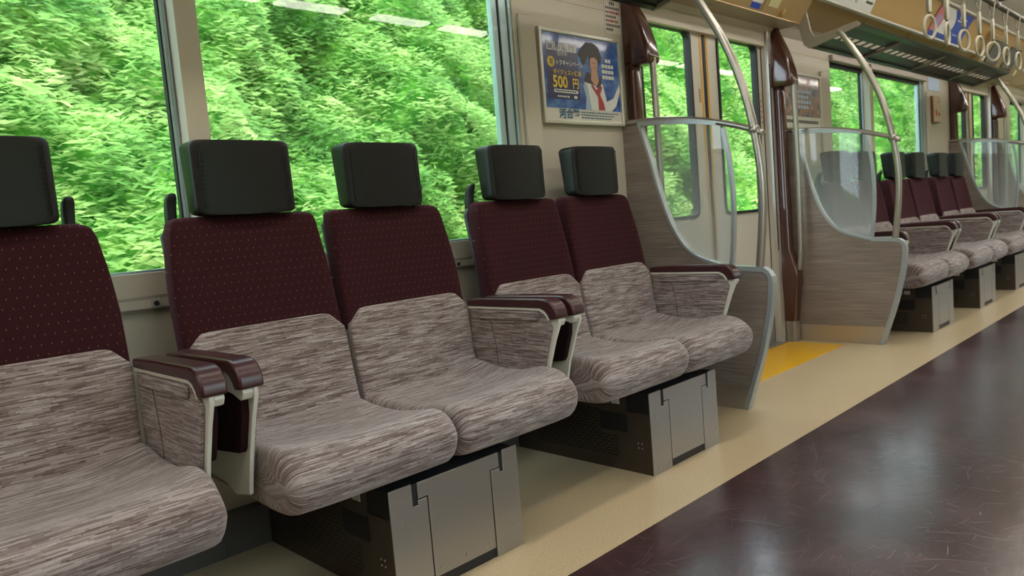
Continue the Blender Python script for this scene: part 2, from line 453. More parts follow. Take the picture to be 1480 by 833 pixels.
def empty(name, loc=(0, 0, 0)):
    o = bpy.data.objects.new(name, None); C.objects.link(o); o.location = loc
    o.empty_display_size = 0.1
    return o
def tag(o, label=None, cat=None, group=None, kind=None):
    if label: o['label'] = label
    if cat: o['category'] = cat
    if group: o['group'] = group
    if kind: o['kind'] = kind
    return o
def struct(o): o['kind'] = 'structure'; return o
def copy_tree(o, parent=None):
    c = o.copy(); C.objects.link(c)
    if parent is not None: c.parent = parent
    for ch in list(o.children): copy_tree(ch, c)
    return c
def catmull(pts, n, closed=False):
    K = len(pts); out = []
    rng = K if closed else K-1
    for i in range(rng):
        g = (lambda j: pts[j % K]) if closed else (lambda j: pts[max(0, min(K-1, j))])
        p0, p1, p2, p3 = g(i-1), g(i), g(i+1), g(i+2)
        for k in range(n):
            u = k/n
            out.append(tuple(0.5*((2*b)+(-a+c)*u+(2*a-5*b+4*c-d)*u*u+(-a+3*b-3*c+d)*u**3) for a, b, c, d in zip(p0, p1, p2, p3)))
    if not closed: out.append(tuple(pts[-1]))
    return out
def rrect(x0, x1, y0, y1, r, n=5):
    out = []
    for cx, cy, a0 in ((x1-r, y1-r, 0), (x0+r, y1-r, 90), (x0+r, y0+r, 180), (x1-r, y0+r, 270)):
        for k in range(n+1):
            a = math.radians(a0+90*k/n); out.append((cx+r*math.cos(a), cy+r*math.sin(a)))
    return out
def lerp_tab(tab, x):
    if x <= tab[0][0]: return tab[0][1]
    for (a, b), (c, d) in zip(tab, tab[1:]):
        if x <= c: return b+(d-b)*(x-a)/(c-a)
    return tab[-1][1]

def text_obj(body, size, m, loc, parent=None, org=(0, 0, 0), name='lettering', sx=1.0, tilt=90, bold=0.0, align='LEFT'):
    """flat lettering that faces the aisle (-y)"""
    cu = bpy.data.curves.new('text', 'FONT'); cu.body = body; cu.size = size; cu.offset = bold; cu.align_x = align
    cu.resolution_u = 2
    tmp = bpy.data.objects.new('text', cu); C.objects.link(tmp)
    bpy.context.view_layer.update()
    dg = bpy.context.evaluated_depsgraph_get()
    me = bpy.data.meshes.new_from_object(tmp.evaluated_get(dg))
    bpy.data.objects.remove(tmp)
    me.materials.clear(); me.materials.append(m)
    a = math.radians(tilt)
    for v in me.vertices:
        x, y = v.co.x*sx, v.co.y
        v.co = (loc[0]-org[0]+x, loc[1]-org[1]+y*math.cos(a), loc[2]-org[2]+y*math.sin(a))
    o = bpy.data.objects.new(name, me); C.objects.link(o)
    if parent is not None: o.parent = parent
    return o

# ------------------------------------------------------------------ setting: layout along the train (x), left wall at y = 2.03
YW = 2.03; YR = -0.75; X0 = -4.1; X1 = 13.6; BAY = 4.84
DOORS = [3.525-BAY, 3.525, 3.525+BAY]            # door centres
PART = [2.76, 4.29, 2.76+BAY, 4.29+BAY]          # partition planes beside the doors in view

# floor
fl = MB(); fl.box(X0, X1, YR-0.05, 0.115, -0.08, 0, M_CREAM); fl.box(X0, X1, 0.115, 1.165, -0.08, 0, M_BAND); fl.box(X0, X1, 1.165, 2.12, -0.08, 0, M_CREAM)
struct(fl.build('floor', None))
for i, dc in enumerate(DOORS):
    m_ = MB(); m_.box(dc-0.68, dc+0.69, 1.68, 2.0, 0.0, 0.002)
    o = m_.build('trim_%d' % (i+1), M_YFLOOR); struct(o)
    m_ = MB(); m_.box(dc-0.64, dc+0.64, 2.0, 2.12, 0.0, 0.006); m_.box(dc-0.64, dc+0.64, 2.03, 2.036, 0.006, 0.010)
    struct(m_.build('trim_%d' % (i+11), M_STEEL))

# left wall : solid pieces round windows and doors
def bays():   # (x of bay centre)
    return [1.105-BAY, 1.105, 1.105+BAY, 1.105+2*BAY]
ZS, ZT = 0.793, 1.72
wl = MB()
wins = []
xs_end = X0
for bc in bays():
    a, b = bc-0.905, bc+0.995                   # window opening
    d0, d1 = bc-2.42+0.625, bc+2.42-0.625       # wall between door openings
    d0 = max(d0, X0); 
    if d0 < X1:
        d1 = min(d1, X1)
        if a > d0 and b < d1:
            wl.box(d0, d1, YW, YW+0.046, 0, ZS)
            wl.box(d0, a, YW, YW+0.046, ZS, ZT)
            wl.box(b, d1, YW, YW+0.046, ZS, ZT)
            wl.box(a+0.61, a+0.67, YW-0.03, YW+0.046, ZS, ZT)   # pillar between the two panes
            wins.append((a, b))
        else:
            wl.box(d0, d1, YW, YW+0.046, 0, ZT)
wl.box(X0, X1, YW, YW+0.046, ZT, 2.3)
struct(wl.build('wall_left', M_WALL, bevel=0.002))

# windows
for i, (a, b) in enumerate(wins):
    e = struct(empty('window_%d' % (i+1), (a, YW, ZS)))
    org = (a, YW, ZS)
    g = MB(); g.box(a+0.01, a+0.60, 2.066, 2.070, ZS, ZT); g.build('pane', M_GLASS, e, org)
    g = MB(); g.box(a+0.675, b-0.085, 2.066, 2.070, ZS, ZT); g.build('pane', M_GLASS, e, org)
    f = MB()
    f.box(a, a+0.018, 2.045, 2.075, ZS, ZT, M_ALU)
    f.box(a+0.590, a+0.594, 2.056, 2.075, ZS, ZT, M_RUBBER)
    f.box(a+0.594, a+0.609, 2.052, 2.075, ZS, ZT, M_ALU); f.box(a+0.601, a+0.604, 2.048, 2.052, ZS, ZT, M_RAILG)
    f.box(b-0.088, b-0.060, 2.052, 2.075, ZS, ZT, M_ALU); f.box(b-0.060, b-0.054, 2.050, 2.075, ZS, ZT, M_RUBBER)
    f.box(b-0.054, b-0.018, 2.044, 2.075, ZS, ZT, M_ALU); f.box(b-0.018, b-0.014, 2.044, 2.075, ZS, ZT, M_RUBBER)
    f.box(b-0.014, b-0.001, 2.036, 2.075, ZS, ZT, M_ALU)
    f.box(a, b, 2.034, 2.075, ZS, ZS+0.006, M_ALU); f.box(a, b, 2.05, 2.075, ZT-0.028, ZT, M_RUBBER)
    f.build('window_frame', None, e, org)
    h = MB(); h.box(a-0.002, a+0.606, 2.005, 2.034, ZT-0.004, ZT+0.038); h.box(a+0.676, b+0.002, 2.005, 2.034, ZT-0.004, ZT+0.038)
    h.build('blind_housing', M_BRACK, e, org, bevel=0.006)

# long moulding below the windows, kick panels, raised pilasters
n_trim = 20
for bc in bays()[1:3]:

    mm = MB(); mm.box(bc-1.63, bc+1.63, 2.014, 2.0295, 0.702, 0.724, M_WALL); mm.box(bc-1.63, bc+1.63, 2.020, 2.0295, 0.724, 0.733, M_BRACK)
    mm.box(bc-1.63, bc+1.63, 2.020, 2.0295, 0.694, 0.702, M_BRACK)
    for bx in (bc-0.425, bc+0.6):
        mm.box(bx-0.011, bx+0.011, 2.010, 2.016, 0.700, 0.726, M_FRAMEW)
        mm.tube([(bx, 2.011, 0.713), (bx, 2.004, 0.713)], 0.006, 12, M_BLACK)
    struct(mm.build('trim_%d' % n_trim, None)); n_trim += 1
    for s_, x_ in ((1, bc+1.015), (-1, bc-1.0)):
        q = MB(); xa, xb = sorted((x_, x_+s_*0.085))
        q.box(xa, xb, 2.012, 2.0295, ZS-0.02, 1.635)
        struct(q.build('trim_%d' % n_trim, M_WALL, bevel=0.005)); n_trim += 1
    k = MB(); k.box(bc-1.63, bc+1.63, 1.985, 2.0295, 0.0, 0.112)
    for q_ in (-1.35, -0.85, -0.33, 0.33, 0.85, 1.35):
        k.box(bc+q_-0.0015, bc+q_+0.0015, 1.9835, 1.986, 0.0, 0.112, M_GAP)

    o = k.build('baseboard_left' if bc < 2 else 'baseboard_left_rear', None); struct(o)
    o.data.materials.clear(); o.data.materials.append(M_BAR); 

# right wall (behind the photographer): windows and doors give the daylight from that side
wr = MB()
for bc in bays():
    a, b = bc-0.95, bc+0.95
    lo, hi = max(bc-2.42, X0), min(bc+2.42, X1)
    if a > lo and b < hi:
        wr.box(lo, hi, YR-0.08, YR, 0, ZS); wr.box(lo, a, YR-0.08, YR, ZS, ZT); wr.box(b, hi, YR-0.08, YR, ZS, ZT)
    else: wr.box(lo, hi, YR-0.08, YR, 0, ZT)
wr.box(X0, X1, YR-0.08, YR, ZT, 2.3)
struct(wr.build('wall_right', M_WALL))
k_ = 9
for bc in bays():
    a, b = bc-0.95, bc+0.95
    if a > X0 and b < X1:
        e = struct(empty('window_%d' % k_, (a, YR, ZS))); k_ += 1
        g = MB(); g.box(a, b, YR-0.05, YR-0.046, ZS, ZT); g.build('pane', M_DGLASS, e, (a, YR, ZS))
        g = MB(); g.ring([(a, ZS), (b, ZS), (b, ZT), (a, ZT)], [(a+.04, ZS+.03), (b-.04, ZS+.03), (b-.04, ZT-.03), (a+.04, ZT-.03)], 'y', YR-0.07, YR-0.02)
        g.build('window_frame', M_ALU, e, (a, YR, ZS))
for nm, xx in (('wall_rear', X0-0.08), ('wall_front', X1)):
    q = MB(); q.box(xx, xx+0.08, YR-0.08, 2.13, 0, 2.3); struct(q.build(nm, M_WALL))

# ceiling: tan shoulder panels, rails, white vault -- one cross-section, extruded
cl = MB()
def strip(pts, m, x0=X0, x1=X1, smooth=True):
    cl.sheet([[(x0, y, z) for y, z in pts], [(x1, y, z) for y, z in pts]], m, smooth)
def both(pts, m):
    strip(pts, m)
    c = (YW+YR)/2
    strip([(2*c-y, z) for y, z in pts], m)
both([(2.03, 1.80), (2.0, 1.83), (1.985, 1.862)], M_WALL)
both([(1.985, 1.862), (1.90, 1.885), (1.80, 1.945)], M_TAN)
both([(1.79, 1.962), (1.755, 2.03), (1.712, 2.10), (1.665, 2.16)], M_TAN)
both([(1.80, 1.945), (1.785, 1.942), (1.775, 1.950), (1.782, 1.966), (1.79, 1.966)], M_FRAMEW)
both([(1.665, 2.16), (1.648, 2.155), (1.638, 2.164), (1.645, 2.178)], M_FRAMEW)
strip([(1.645, 2.178), (1.50, 2.218), (1.30, 2.245), (0.64, 2.25), (-0.02, 2.245), (-0.22, 2.218), (-0.365, 2.178)], M_CEIL)
struct(cl.build('trim_80', None, fix=False))
cl = MB(); cl.box(X0-0.08, X1+0.08, YR-0.08, 2.13, 2.30, 2.36)
struct(cl.build('ceiling', M_CEIL))
sm_ = MB()
xx = X0+0.3
while xx < X1:
    sm_.prism([(1.984, 1.8605), (1.90, 1.8835), (1.802, 1.9425), (1.804, 1.947), (1.90, 1.889), (1.984, 1.866)], 'x', xx, xx+0.003)
    xx += 0.81
struct(sm_.build('trim_90', M_GAP))

# ceiling lamps
lamp_spans = [(-3.6, -2.4), (-2.3, -1.1), (-1.0, 0.2), (0.3, 1.3), (1.45, 2.12), (2.20, 2.66), (2.86, 3.29), (3.42, 3.85), (3.97, 5.1), (5.2, 6.3), (6.4, 7.5), (7.6, 8.7), (8.8, 9.9), (10.0, 11.1), (11.2, 12.3)]
side_txt = {0.15: 'nearer the windows behind the camera', 1.13: 'nearer the seats'}
for y_ in (0.15, 1.13):
    for (a, b) in (lamp_spans if y_ > 1 else lamp_spans[:13-1] + [(8.8, 9.55), (9.75, 10.12)]):
        e = empty('ceiling_lamp', ((a+b)/2, y_, 2.246))
        tag(e, 'slim warm white ceiling strip lamp, row %s' % ('beside the strap rail' if y_ > 1 else 'away from the seats'), 'lamp', 'ceiling strip lamps, %s row' % ('near' if y_ > 1 else 'far'))
        q = MB(); q.box(a, b, y_-0.065, y_+0.065, 2.212, 2.246); q.build('lamp_housing', M_FRAMEW, e, ((a+b)/2, y_, 2.246))
        q = MB(); q.box(a+0.008, b-0.008, y_-0.055, y_+0.055, 2.200, 2.2115); q.build('diffuser', M_LAMP, e, ((a+b)/2, y_, 2.246), bevel=0.003)

# ------------------------------------------------------------------ doors
def make_door(idx, dc):
    e = struct(empty('door_%d' % idx, (dc, 2.06, 0))); org = (dc, 2.06, 0)
    for s in (-1, 1):
        x0, x1 = (dc-0.622, dc-0.012) if s < 0 else (dc+0.012, dc+0.622)
        gx0, gx1 = (x0+0.05, x1-0.115) if s < 0 else (x0+0.115, x1-0.05)
        gz0, gz1 = 0.785, 1.735
        inner = rrect(gx0, gx1, gz0, gz1, 0.045); n = len(inner)
        # outer outline matched to the inner points
        outer = []
        for (px_, pz_) in inner:
            cx, cz = (gx0+gx1)/2, (gz0+gz1)/2
            dx, dz = px_-cx, pz_-cz
            tx = (x1-cx)/dx if dx > 1e-9 else (x0-cx)/dx if dx < -1e-9 else 1e9
            tz = (1.83-cz)/dz if dz > 1e-9 else (0.012-cz)/dz if dz < -1e-9 else 1e9
            tt = min(tx, tz); outer.append((cx+dx*tt, cz+dz*tt))
        # make sure that the four corners are hit
        def snap(P):
            for cxn, czn in ((x0, 0.012), (x1, 0.012), (x0, 1.83), (x1, 1.83)):
                k = min(range(n), key=lambda i: math.dist(P[i], (cxn, czn))); P[k] = (cxn, czn)
        snap(outer)
        leaf = MB(); leaf.ring(outer, inner, 'y', 2.06, 2.09)
        lf = leaf.build('door_leaf', M_DOOR, e, org)
        kp = MB(); kp.box(x0+0.001, x1-0.001, 2.0575, 2.0602, 0.012, 0.16); kp.build('kick_plate', M_STEEL, lf, org)
        g = MB(); g.ring(inner, rrect(gx0+0.016, gx1-0.016, gz0+0.016, gz1-0.016, 0.035), 'y', 2.052, 2.088); g.build('gasket', M_RUBBER, lf, org)
        g = MB(); g.prism(rrect(gx0+0.012, gx1-0.012, gz0+0.012, gz1-0.012, 0.035), 'y', 2.070, 2.074); g.build('pane', M_DGLASS, lf, org)
        g = MB(); xe = x1-0.026 if s < 0 else x0+0.010
        g.box(xe, xe+0.016, 2.0585, 2.0602, 0.17, 1.829); g.build('yellow_stripe', M_YELLOW, lf, org)
        # small stickers
        g = MB()
        if s < 0: g.box(x1-0.055, x1-0.035, 2.0588, 2.0602, 1.37, 1.45)
        else: g.box(x1-0.030, x1-0.008, 2.0588, 2.0602, 1.27, 1.46); g.box(x1-0.030, x1-0.008, 2.0588, 2.0602, 0.80, 0.93)
        st = g.build('sticker', mat('faded_sticker', (196, 176, 148), 0.5) if 'faded_sticker' not in MATS else MATS['faded_sticker'], lf, org)
        g = MB()
        for q in range(5):
            if s < 0: g.box(x1-0.052, x1-0.038, 2.0582, 2.059, 1.38+q*0.013, 1.388+q*0.013)
            else:
                g.box(x1-0.026, x1-0.012, 2.0582, 2.059, 1.29+q*0.03, 1.302+q*0.03)
                g.box(x1-0.026, x1-0.012, 2.0582, 2.059, 0.815+q*0.022, 0.823+q*0.022)
        g.build('print', MATS.get('print_brown') or mat('print_brown', (150, 96, 72), 0.5), st, org)
    g = MB(); g.box(dc-0.0125, dc+0.0125, 2.056, 2.088, 0.012, 1.83); g.build('edge_seal', M_RUBBER, e, org)
    fr = MB()
    for s in (-1, 1):
        xa, xb = sorted((dc+s*0.627, dc+s*0.672)); fr.box(xa, xb, 2.016, 2.0298, 0, 1.823, M_FRAMEW)
        xg = dc+s*0.6245; fr.box(xg-0.0018, xg+0.0022, 2.03, 2.055, 0.011, 1.82, M_FRAMEW); fr.box(xg-0.0018, xg+0.0022, 2.055, 2.06, 0.011, 1.82, M_GAP)
        for zz in (0.25, 0.75, 1.25, 1.68): fr.tube([(dc+s*0.655, 2.016, zz), (dc+s*0.655, 2.013, zz)], 0.004, 8, M_STEEL)
        xr_ = dc+s*0.634
        fr.box(xr_-0.0045, xr_+0.003, 2.013, 2.016, 0.55, 1.62, M_RUBBER) if s > 0 else None
    fr.build('door_frame', None, e, org)
    return e
for i, dc in enumerate(DOORS): make_door(i+1, dc)

# header boxes above the doors
def make_header(i, dc, screens):
    x0, x1 = dc-0.765, dc+0.765
    yb = 1.88
    e = empty('door_header', (dc, 1.95, 1.824)); org = (dc, 1.95, 1.824)
    if screens:
        prof = [(2.028, 1.826), (1.885, 1.826), (1.80, 1.872), (1.66, 2.10), (1.70, 2.13), (2.028, 2.13)]
    else:
        prof = [(2.028, 1.826), (1.885, 1.826), (1.88, 1.834), (1.79, 1.955), (1.80, 2.0), (2.028, 2.0)]
    q = MB(); q.prism(prof, 'x', x0, x1, M_TAND); 
    q.f; b = q.build('header_cover', None, e, org, bevel=0.003)
    q = MB(); q.box(x0+0.003, x1-0.003, 1.887, 2.027, 1.823, 1.8262); q.build('underside_panel', M_HEADU, e, org)
    q = MB(); q.box(x0, x1, 1.8795, 1.8845, 1.823, 1.829); q.build('edge_strip', M_TAN, e, org)
    return e, org, prof
e, org, prof = make_header(2, DOORS[1], False)
tag(e, 'tan over-door header box above the nearest doors with blue and cream stickers', 'door header')
def on_slope(x0, x1, z0, z1, d=0.0012):
    """rect on the front slope (1.88,1.834)-(1.79,1.955)"""
    f = lambda z: 1.88-(z-1.834)*(0.09/0.121)-d
    return [(x0, f(z0), z0), (x1, f(z0), z0), (x1, f(z1), z1), (x0, f(z1), z1)]
def quad_obj(name, P, m, parent, org, th=0.0012):
    q = MB(); n = Vector((0, -0.8, -0.6))*th
    q.v += [tuple(p) for p in P]+[tuple(Vector(p)-n) for p in P]
    for fc in ((0,1,2,3),(7,6,5,4),(0,4,5,1),(1,5,6,2),(2,6,7,3),(3,7,4,0)): q.face(fc)
    return q.build(name, m, parent, org)
quad_obj('sticker', on_slope(3.69, 3.79, 1.838, 1.862), M_PBLUE, e, org)
quad_obj('sticker', on_slope(3.69, 3.79, 1.862, 1.90), M_PWHITE, e, org)
quad_obj('sticker', on_slope(3.86, 3.965, 1.862, 1.93), mat('pale_yellow_sticker', (206, 204, 160), 0.5), e, org)
quad_obj('panel_seam', on_slope(3.81, 3.814, 1.836, 1.954, 0.0006), M_GAP, e, org)
quad_obj('panel_seam', on_slope(4.11, 4.114, 1.836, 1.954, 0.0006), M_TAND, e, org)
q = MB(); q.tube([(4.03, 1.872, 1.836), (4.03, 1.858, 1.850), (4.03, 1.846, 1.866)], [0.008, 0.010, 0.006], 10); q.build('latch', M_TAN, e, org)
q = MB(); q.box(3.36, 3.43, 1.93, 1.945, 1.819, 1.8235); q.build('catch', M_BRACK, e, org)
e0, _, _ = make_header(1, DOORS[0], False); tag(e0, 'tan over-door header box behind the camera, out of the frame to the left', 'door header')
e2, org2, _ = make_header(3, DOORS[2], True)
tag(e2, 'tall tan header box with two dark screens above the far doors', 'door header')
def slope2(x0, x1, t0, t1, d):
    A = Vector((0, 1.80, 1.872)); B = Vector((0, 1.66, 2.10)); n = Vector((0, -0.852, -0.523))
    P = lambda x, t_: tuple(A.lerp(B, t_)+n*d+Vector((x, 0, 0)))
    return [P(x0, t0), P(x1, t0), P(x1, t1), P(x0, t1)]
for xc in (DOORS[2]-0.42, DOORS[2]+0.14):
    quad_obj('screen_bezel', slope2(xc-0.20, xc+0.20, 0.12, 0.86, 0.004), M_BLACK, e2, org2, 0.003)
    s_ = quad_obj('screen', slope2(xc-0.188, xc+0.188, 0.15, 0.83, 0.006), M_SCREEN, e2, org2, 0.002)
quad_obj('sticker', slope2(DOORS[2]-0.71, DOORS[2]-0.65, 0.15, 0.3, 0.003), M_PWHITE, e2, org2)
quad_obj('sticker', slope2(DOORS[2]+0.5, DOORS[2]+0.58, 0.0, 0.3, 0.003), MATS['pale_yellow_sticker'], e2, org2)
text_obj('5', 0.05, M_INK, (DOORS[2]-0.695, 1.779, 1.892), e2, org2, 'number', tilt=122)

# ------------------------------------------------------------------ partitions (screens) beside the doors
YC = 1.70
def make_partition(xp, door_dir, label):
    """door_dir = +1 if the doorway lies at larger x"""
    mk = MATS.get('satin_kick_steel') or mat('satin_kick_steel', (196, 188, 176), 0.3, 0.8)
    e = empty('seat_end_partition', (xp, YC, 0)); org = (xp, YC, 0)
    tag(e, label, 'partition', None)
    th = 0.018
    glassL = [(1.946, 1.222), (1.918, 1.13), (1.895, 1.052), (1.872, .95), (1.848, .870), (1.826, .805), (1.798, .745), (1.762, .69), (1.725, .652), (1.673, .622), (1.60, .598), (1.54, .582)]
    gl = catmull(glassL, 4)
    front = catmull([(1.375, .520), (1.385, .43), (1.404, .345), (1.43, .24), (1.463, .14), (1.490, .06), (1.510, 0.002)], 4)
    corner = [(1.42, .572), (1.40, .570), (1.385, .560), (1.377, .545)]
    outline = [(2.029, 0.002), (2.029, 1.222)] + gl + [(1.48, .575)] + corner + front
    # wood body inset from the edge trim
    q = MB(); q.prism(outline, 'x', xp-th*0.8, xp+th*0.8, M_WOOD); w_ = q.build('wood_panel', None, e, org)
    # edge trim following the curved cut-out and the front edge
    def edge_trim(path, wd, name, m, hx):
        L = []; K = len(path)
        rows = []
        for i, p in enumerate(path):
            a = Vector(path[max(0, i-1)]); b = Vector(path[min(K-1, i+1)]); t_ = (b-a).normalized(); n = Vector((t_.y, -t_.x))
            o_ = Vector(p); c1 = o_+n*wd*0.35; c2 = o_-n*wd*0.65
            r_ = 0.35
            ch = wd*0.22
            rows.append([(xp-hx, c2.x, c2.y), (xp-hx, (c1-n*ch).x, (c1-n*ch).y), (xp-hx+ch, c1.x, c1.y), (xp+hx-ch, c1.x, c1.y), (xp+hx, (c1-n*ch).x, (c1-n*ch).y), (xp+hx, c2.x, c2.y)])
        q = MB(); q.loft(rows, smooth=False); return q.build(name, m, e, org)
    edge_trim([(y, z) for y, z in reversed(gl)], 0.014, 'cutout_trim', M_RAILG, 0.0165)
    edge_trim(list(reversed([(1.54, .578), (1.48, .576)] + corner + front)), 0.024, 'front_trim', M_RAILG, 0.018)
    # kick plate on both faces
    kp = [(2.028, 0.001), (2.028, 0.10), (1.475, 0.10), (1.508, 0.001)]
    for s in (-1, 1):
        q = MB(); q.prism(kp, 'x', xp+s*(th*0.8), xp+s*(th*0.8+0.003)); k_ = q.build('kick_plate', mk, e, org)
        q = MB()
        for (yy, zz) in ((1.52, 0.085), (1.53, 0.02), (1.75, 0.085), (1.95, 0.085)):
            xa = xp+s*(th*0.8+0.003); q.tube([(xa, yy, zz), (xa+s*0.002, yy, zz)], 0.004, 8)
        q.build('screw', M_RAIL, k_, org)
    # glass
    right = catmull([(1.545, 1.150), (1.532, 1.08), (1.522, 1.0), (1.516, .87), (1.520, .75), (1.538, .585)], 4)
    top = [(1.57, 1.167), (1.65, 1.185), (1.75, 1.20), (1.85, 1.212), (1.94, 1.22)]
    gp = [(y-0.004, z) for y, z in gl] + list(reversed(right)) + top
    q = MB(); q.prism(gp, 'x', xp-0.003, xp+0.003); q.build('dotted_glass', M_DOTG, e, org)
    q = MB()
    rows = []
    for i, p in enumerate(right):
        rows.append([(xp-0.010, p[0]-0.008, p[1]), (xp+0.010, p[0]-0.008, p[1]), (xp+0.010, p[0]+0.008, p[1]), (xp-0.010, p[0]+0.008, p[1])])
    q.loft(rows, smooth=False); q.build('glass_frame', M_RAILG, e, org, bevel=0.002)
    q = MB(); P = [(1.50, 1.146)] + [(1.57, 1.167), (1.65, 1.185), (1.75, 1.20), (1.85, 1.212), (1.95, 1.22)]
    q.loft([[(xp-0.012, y, z-0.004), (xp+0.012, y, z-0.004), (xp+0.012, y, z+0.012), (xp-0.012, y, z+0.012)] for y, z in P[1:]], smooth=False)
    q.build('top_rail', M_RAILG, e, org)
    # round hand rail along the top
    hp = catmull([(xp, 2.028, 1.238), (xp, 1.95, 1.236), (xp, 1.85, 1.228), (xp, 1.70, 1.207), (xp, 1.558, 1.173), (xp, 1.45, 1.138), (xp, 1.375, 1.106)], 5)
    q = MB(); q.tube(hp, 0.0125, 14); q.build('hand_rail', M_RAIL, e, org)
    # curved pole to the rack
    pp = catmull([(xp, 1.672, 1.738), (xp, 1.655, 1.722), (xp, 1.60, 1.632), (xp, 1.523, 1.491), (xp, 1.46, 1.33), (xp, 1.416, 1.148), (xp, 1.392, .95), (xp, 1.396, .78), (xp, 1.420, .575)], 6)
    sgn = -door_dir
    q = MB(); q.tube(pp, 0.0165, 16); pl = q.build('curved_pole', M_RAIL, e, org)
    q = MB(); q.tube([(xp, 1.398, 1.118), (xp, 1.425, 1.128)], 0.02, 12); q.build('collar', M_RAIL, pl, org)
    return e
PART_LABEL = ['wood and glass seat-end partition left of the nearest doors, beside the window seats',
              'wood and glass seat-end partition right of the nearest doors, metal kick plate in full view',
              'distant wood and glass partition before the far doors, at the end of the far seats',
              'faint partition beyond the far doors at the right edge']
for xp, d, lb in zip(PART, (1, -1, 1, -1), PART_LABEL): make_partition(xp, d, lb)

# chocolate housings + vertical grab poles at the door sides of the partitions
def make_pillar(xp, d, label):
    """d=+1: doorway towards +x"""
    e = empty('door_pillar', (xp, 2.0, 0)); org = (xp, 2.0, 0)
    tag(e, label, 'pillar')
    def X(a): return xp+d*a
    # wedge shaped housing z 1.49 .. 1.82, built from stacked rounded sections
    def sec(z, x_in, x_out, yf):
        pts = rrect(x_in, x_out, yf, 2.0285, min(0.018, (x_out-x_in)*0.4), 5)
        return [(X(a), y, z) for a, y in pts]
    tab = [(1.822, 0.022, 0.070, 1.990), (1.80, 0.022, 0.074, 1.984), (1.75, 0.022, 0.088, 1.962), (1.70, 0.022, 0.100, 1.940), (1.64, 0.022, 0.110, 1.918), (1.57, 0.022, 0.117, 1.900), (1.52, 0.022, 0.119, 1.892), (1.495, 0.022, 0.118, 1.892), (1.486, 0.026, 0.112, 1.898)]
    q = MB(); q.loft([sec(*r_) for r_ in tab]); hs = q.build('handle_housing', M_BROWN, e, org)
    tab2 = [(1.50, 0.022, 0.088, 1.975), (1.46, 0.022, 0.086, 1.972), (1.0, 0.022, 0.086, 1.970), (0.55, 0.022, 0.088, 1.966), (0.50, 0.022, 0.094, 1.945), (0.42, 0.022, 0.104, 1.920), (0.36, 0.022, 0.104, 1.918), (0.25, 0.022, 0.095, 1.935), (0.13, 0.022, 0.088, 1.950), (0.125, 0.022, 0.088, 1.950)]
    q = MB(); q.loft([sec(*r_) for r_ in tab2]); q.build('post_cover', M_BROWN, e, org)
    q = MB(); q.loft([sec(0.125, 0.022, 0.088, 1.955), sec(0.001, 0.022, 0.088, 1.955)], smooth=False); q.build('foot_cover', M_STEEL, e, org)
    pole = catmull([(X(0.072), 1.905, 1.51), (X(0.072), 1.905, 1.46), (X(0.072), 1.903, 1.25), (X(0.072), 1.902, 1.0), (X(0.072), 1.905, 0.75), (X(0.072), 1.912, 0.52), (X(0.072), 1.925, 0.43)], 5)
    q = MB(); q.tube(pole, 0.0145, 14); q.build('grab_pole', M_RAIL, e, org)
    return e
for xp, d, lb in zip(PART, (1, -1, 1, -1), ['chocolate door pillar with grab pole, left of the nearest doors', 'chocolate door pillar with grab pole, right of the nearest doors',
                     'distant chocolate door pillar left of the far doors', 'distant chocolate door pillar right of the far doors']):
    make_pillar(xp, d, lb)

# ------------------------------------------------------------------ luggage racks
def make_rack(xa, xb, label):
    e = empty('luggage_rack', ((xa+xb)/2, 1.7, 1.7)); org = ((xa+xb)/2, 1.7, 1.7)
    tag(e, label, 'luggage rack')
    # end brackets
    prof = [(1.887, 1.935), (1.848, 1.925), (1.838, 1.86), (1.822, 1.775), (1.806, 1.745), (1.785, 1.738), (1.661, 1.757), (1.571, 1.768), (1.553, 1.752), (1.558, 1.742), (1.636, 1.722), (1.80, 1.684), (1.837, 1.680), (1.866, 1.706), (1.882, 1.78), (1.888, 1.86)]
    for x_ in (xa, xb-0.016):
        q = MB(); q.prism(prof, 'x', x_, x_+0.016); q.build('end_bracket', M_BRACK, e, org, bevel=0.003)
    # wall arms
    for k, x_ in enumerate(np.linspace(xa+0.75, xb-0.75, 3)):
        q = MB(); q.prism([(1.86, 1.93), (1.845, 1.93), (1.82, 1.74), (1.60, 1.745), (1.59, 1.736), (1.70, 1.705), (1.835, 1.684), (1.862, 1.71)], 'x', x_, x_+0.014)
        q.build('arm', M_BRACK, e, org)
    # tray with slots: cross strips
    A = (1.815, 1.700); B = (1.60, 1.744)
    def tp(t_, d=0): return (A[0]+(B[0]-A[0])*t_, A[1]+(B[1]-A[1])*t_+d)
    q = MB()
    def slab(t0, t1, x0, x1):
        a, b = tp(t0), tp(t1)
        q.prism([(a[0], a[1]), (b[0], b[1]), (b[0], b[1]+0.002), (a[0], a[1]+0.002)], 'x', x0, x1)
    slab(0, 0.40, xa+0.016, xb-0.016); slab(0.62, 1.0, xa+0.016, xb-0.016)
    xx = xa+0.016
    while xx < xb-0.05:
        slab(0.40, 0.62, xx, min(xx+0.036, xb-0.016)); xx += 0.112
    q.build('tray', M_RACK, e, org)
    a, b = tp(0.36), tp(0.66)
    q = MB(); q.prism([(a[0], a[1]+.0025), (b[0], b[1]+.0025), (b[0], b[1]+.0045), (a[0], a[1]+.0045)], 'x', xa+0.02, xb-0.02); q.build('resin_insert', M_RESIN, e, org)
    q = MB(); q.prism([(1.60, 1.742), (1.556, 1.744), (1.552, 1.755), (1.575, 1.765), (1.60, 1.752)], 'x', xa+0.016, xb-0.016); q.build('front_edge', M_RACK, e, org)
    q = MB(); q.prism([(1.838, 1.684), (1.812, 1.690), (1.812, 1.708), (1.845, 1.712)], 'x', xa+0.016, xb-0.016); q.build('rear_edge', M_RACK, e, org)
    # translucent strip between the rack and the wall
    return e
make_rack(4.285, 7.60, 'long dark slotted luggage rack above the far seats, between the curved poles')
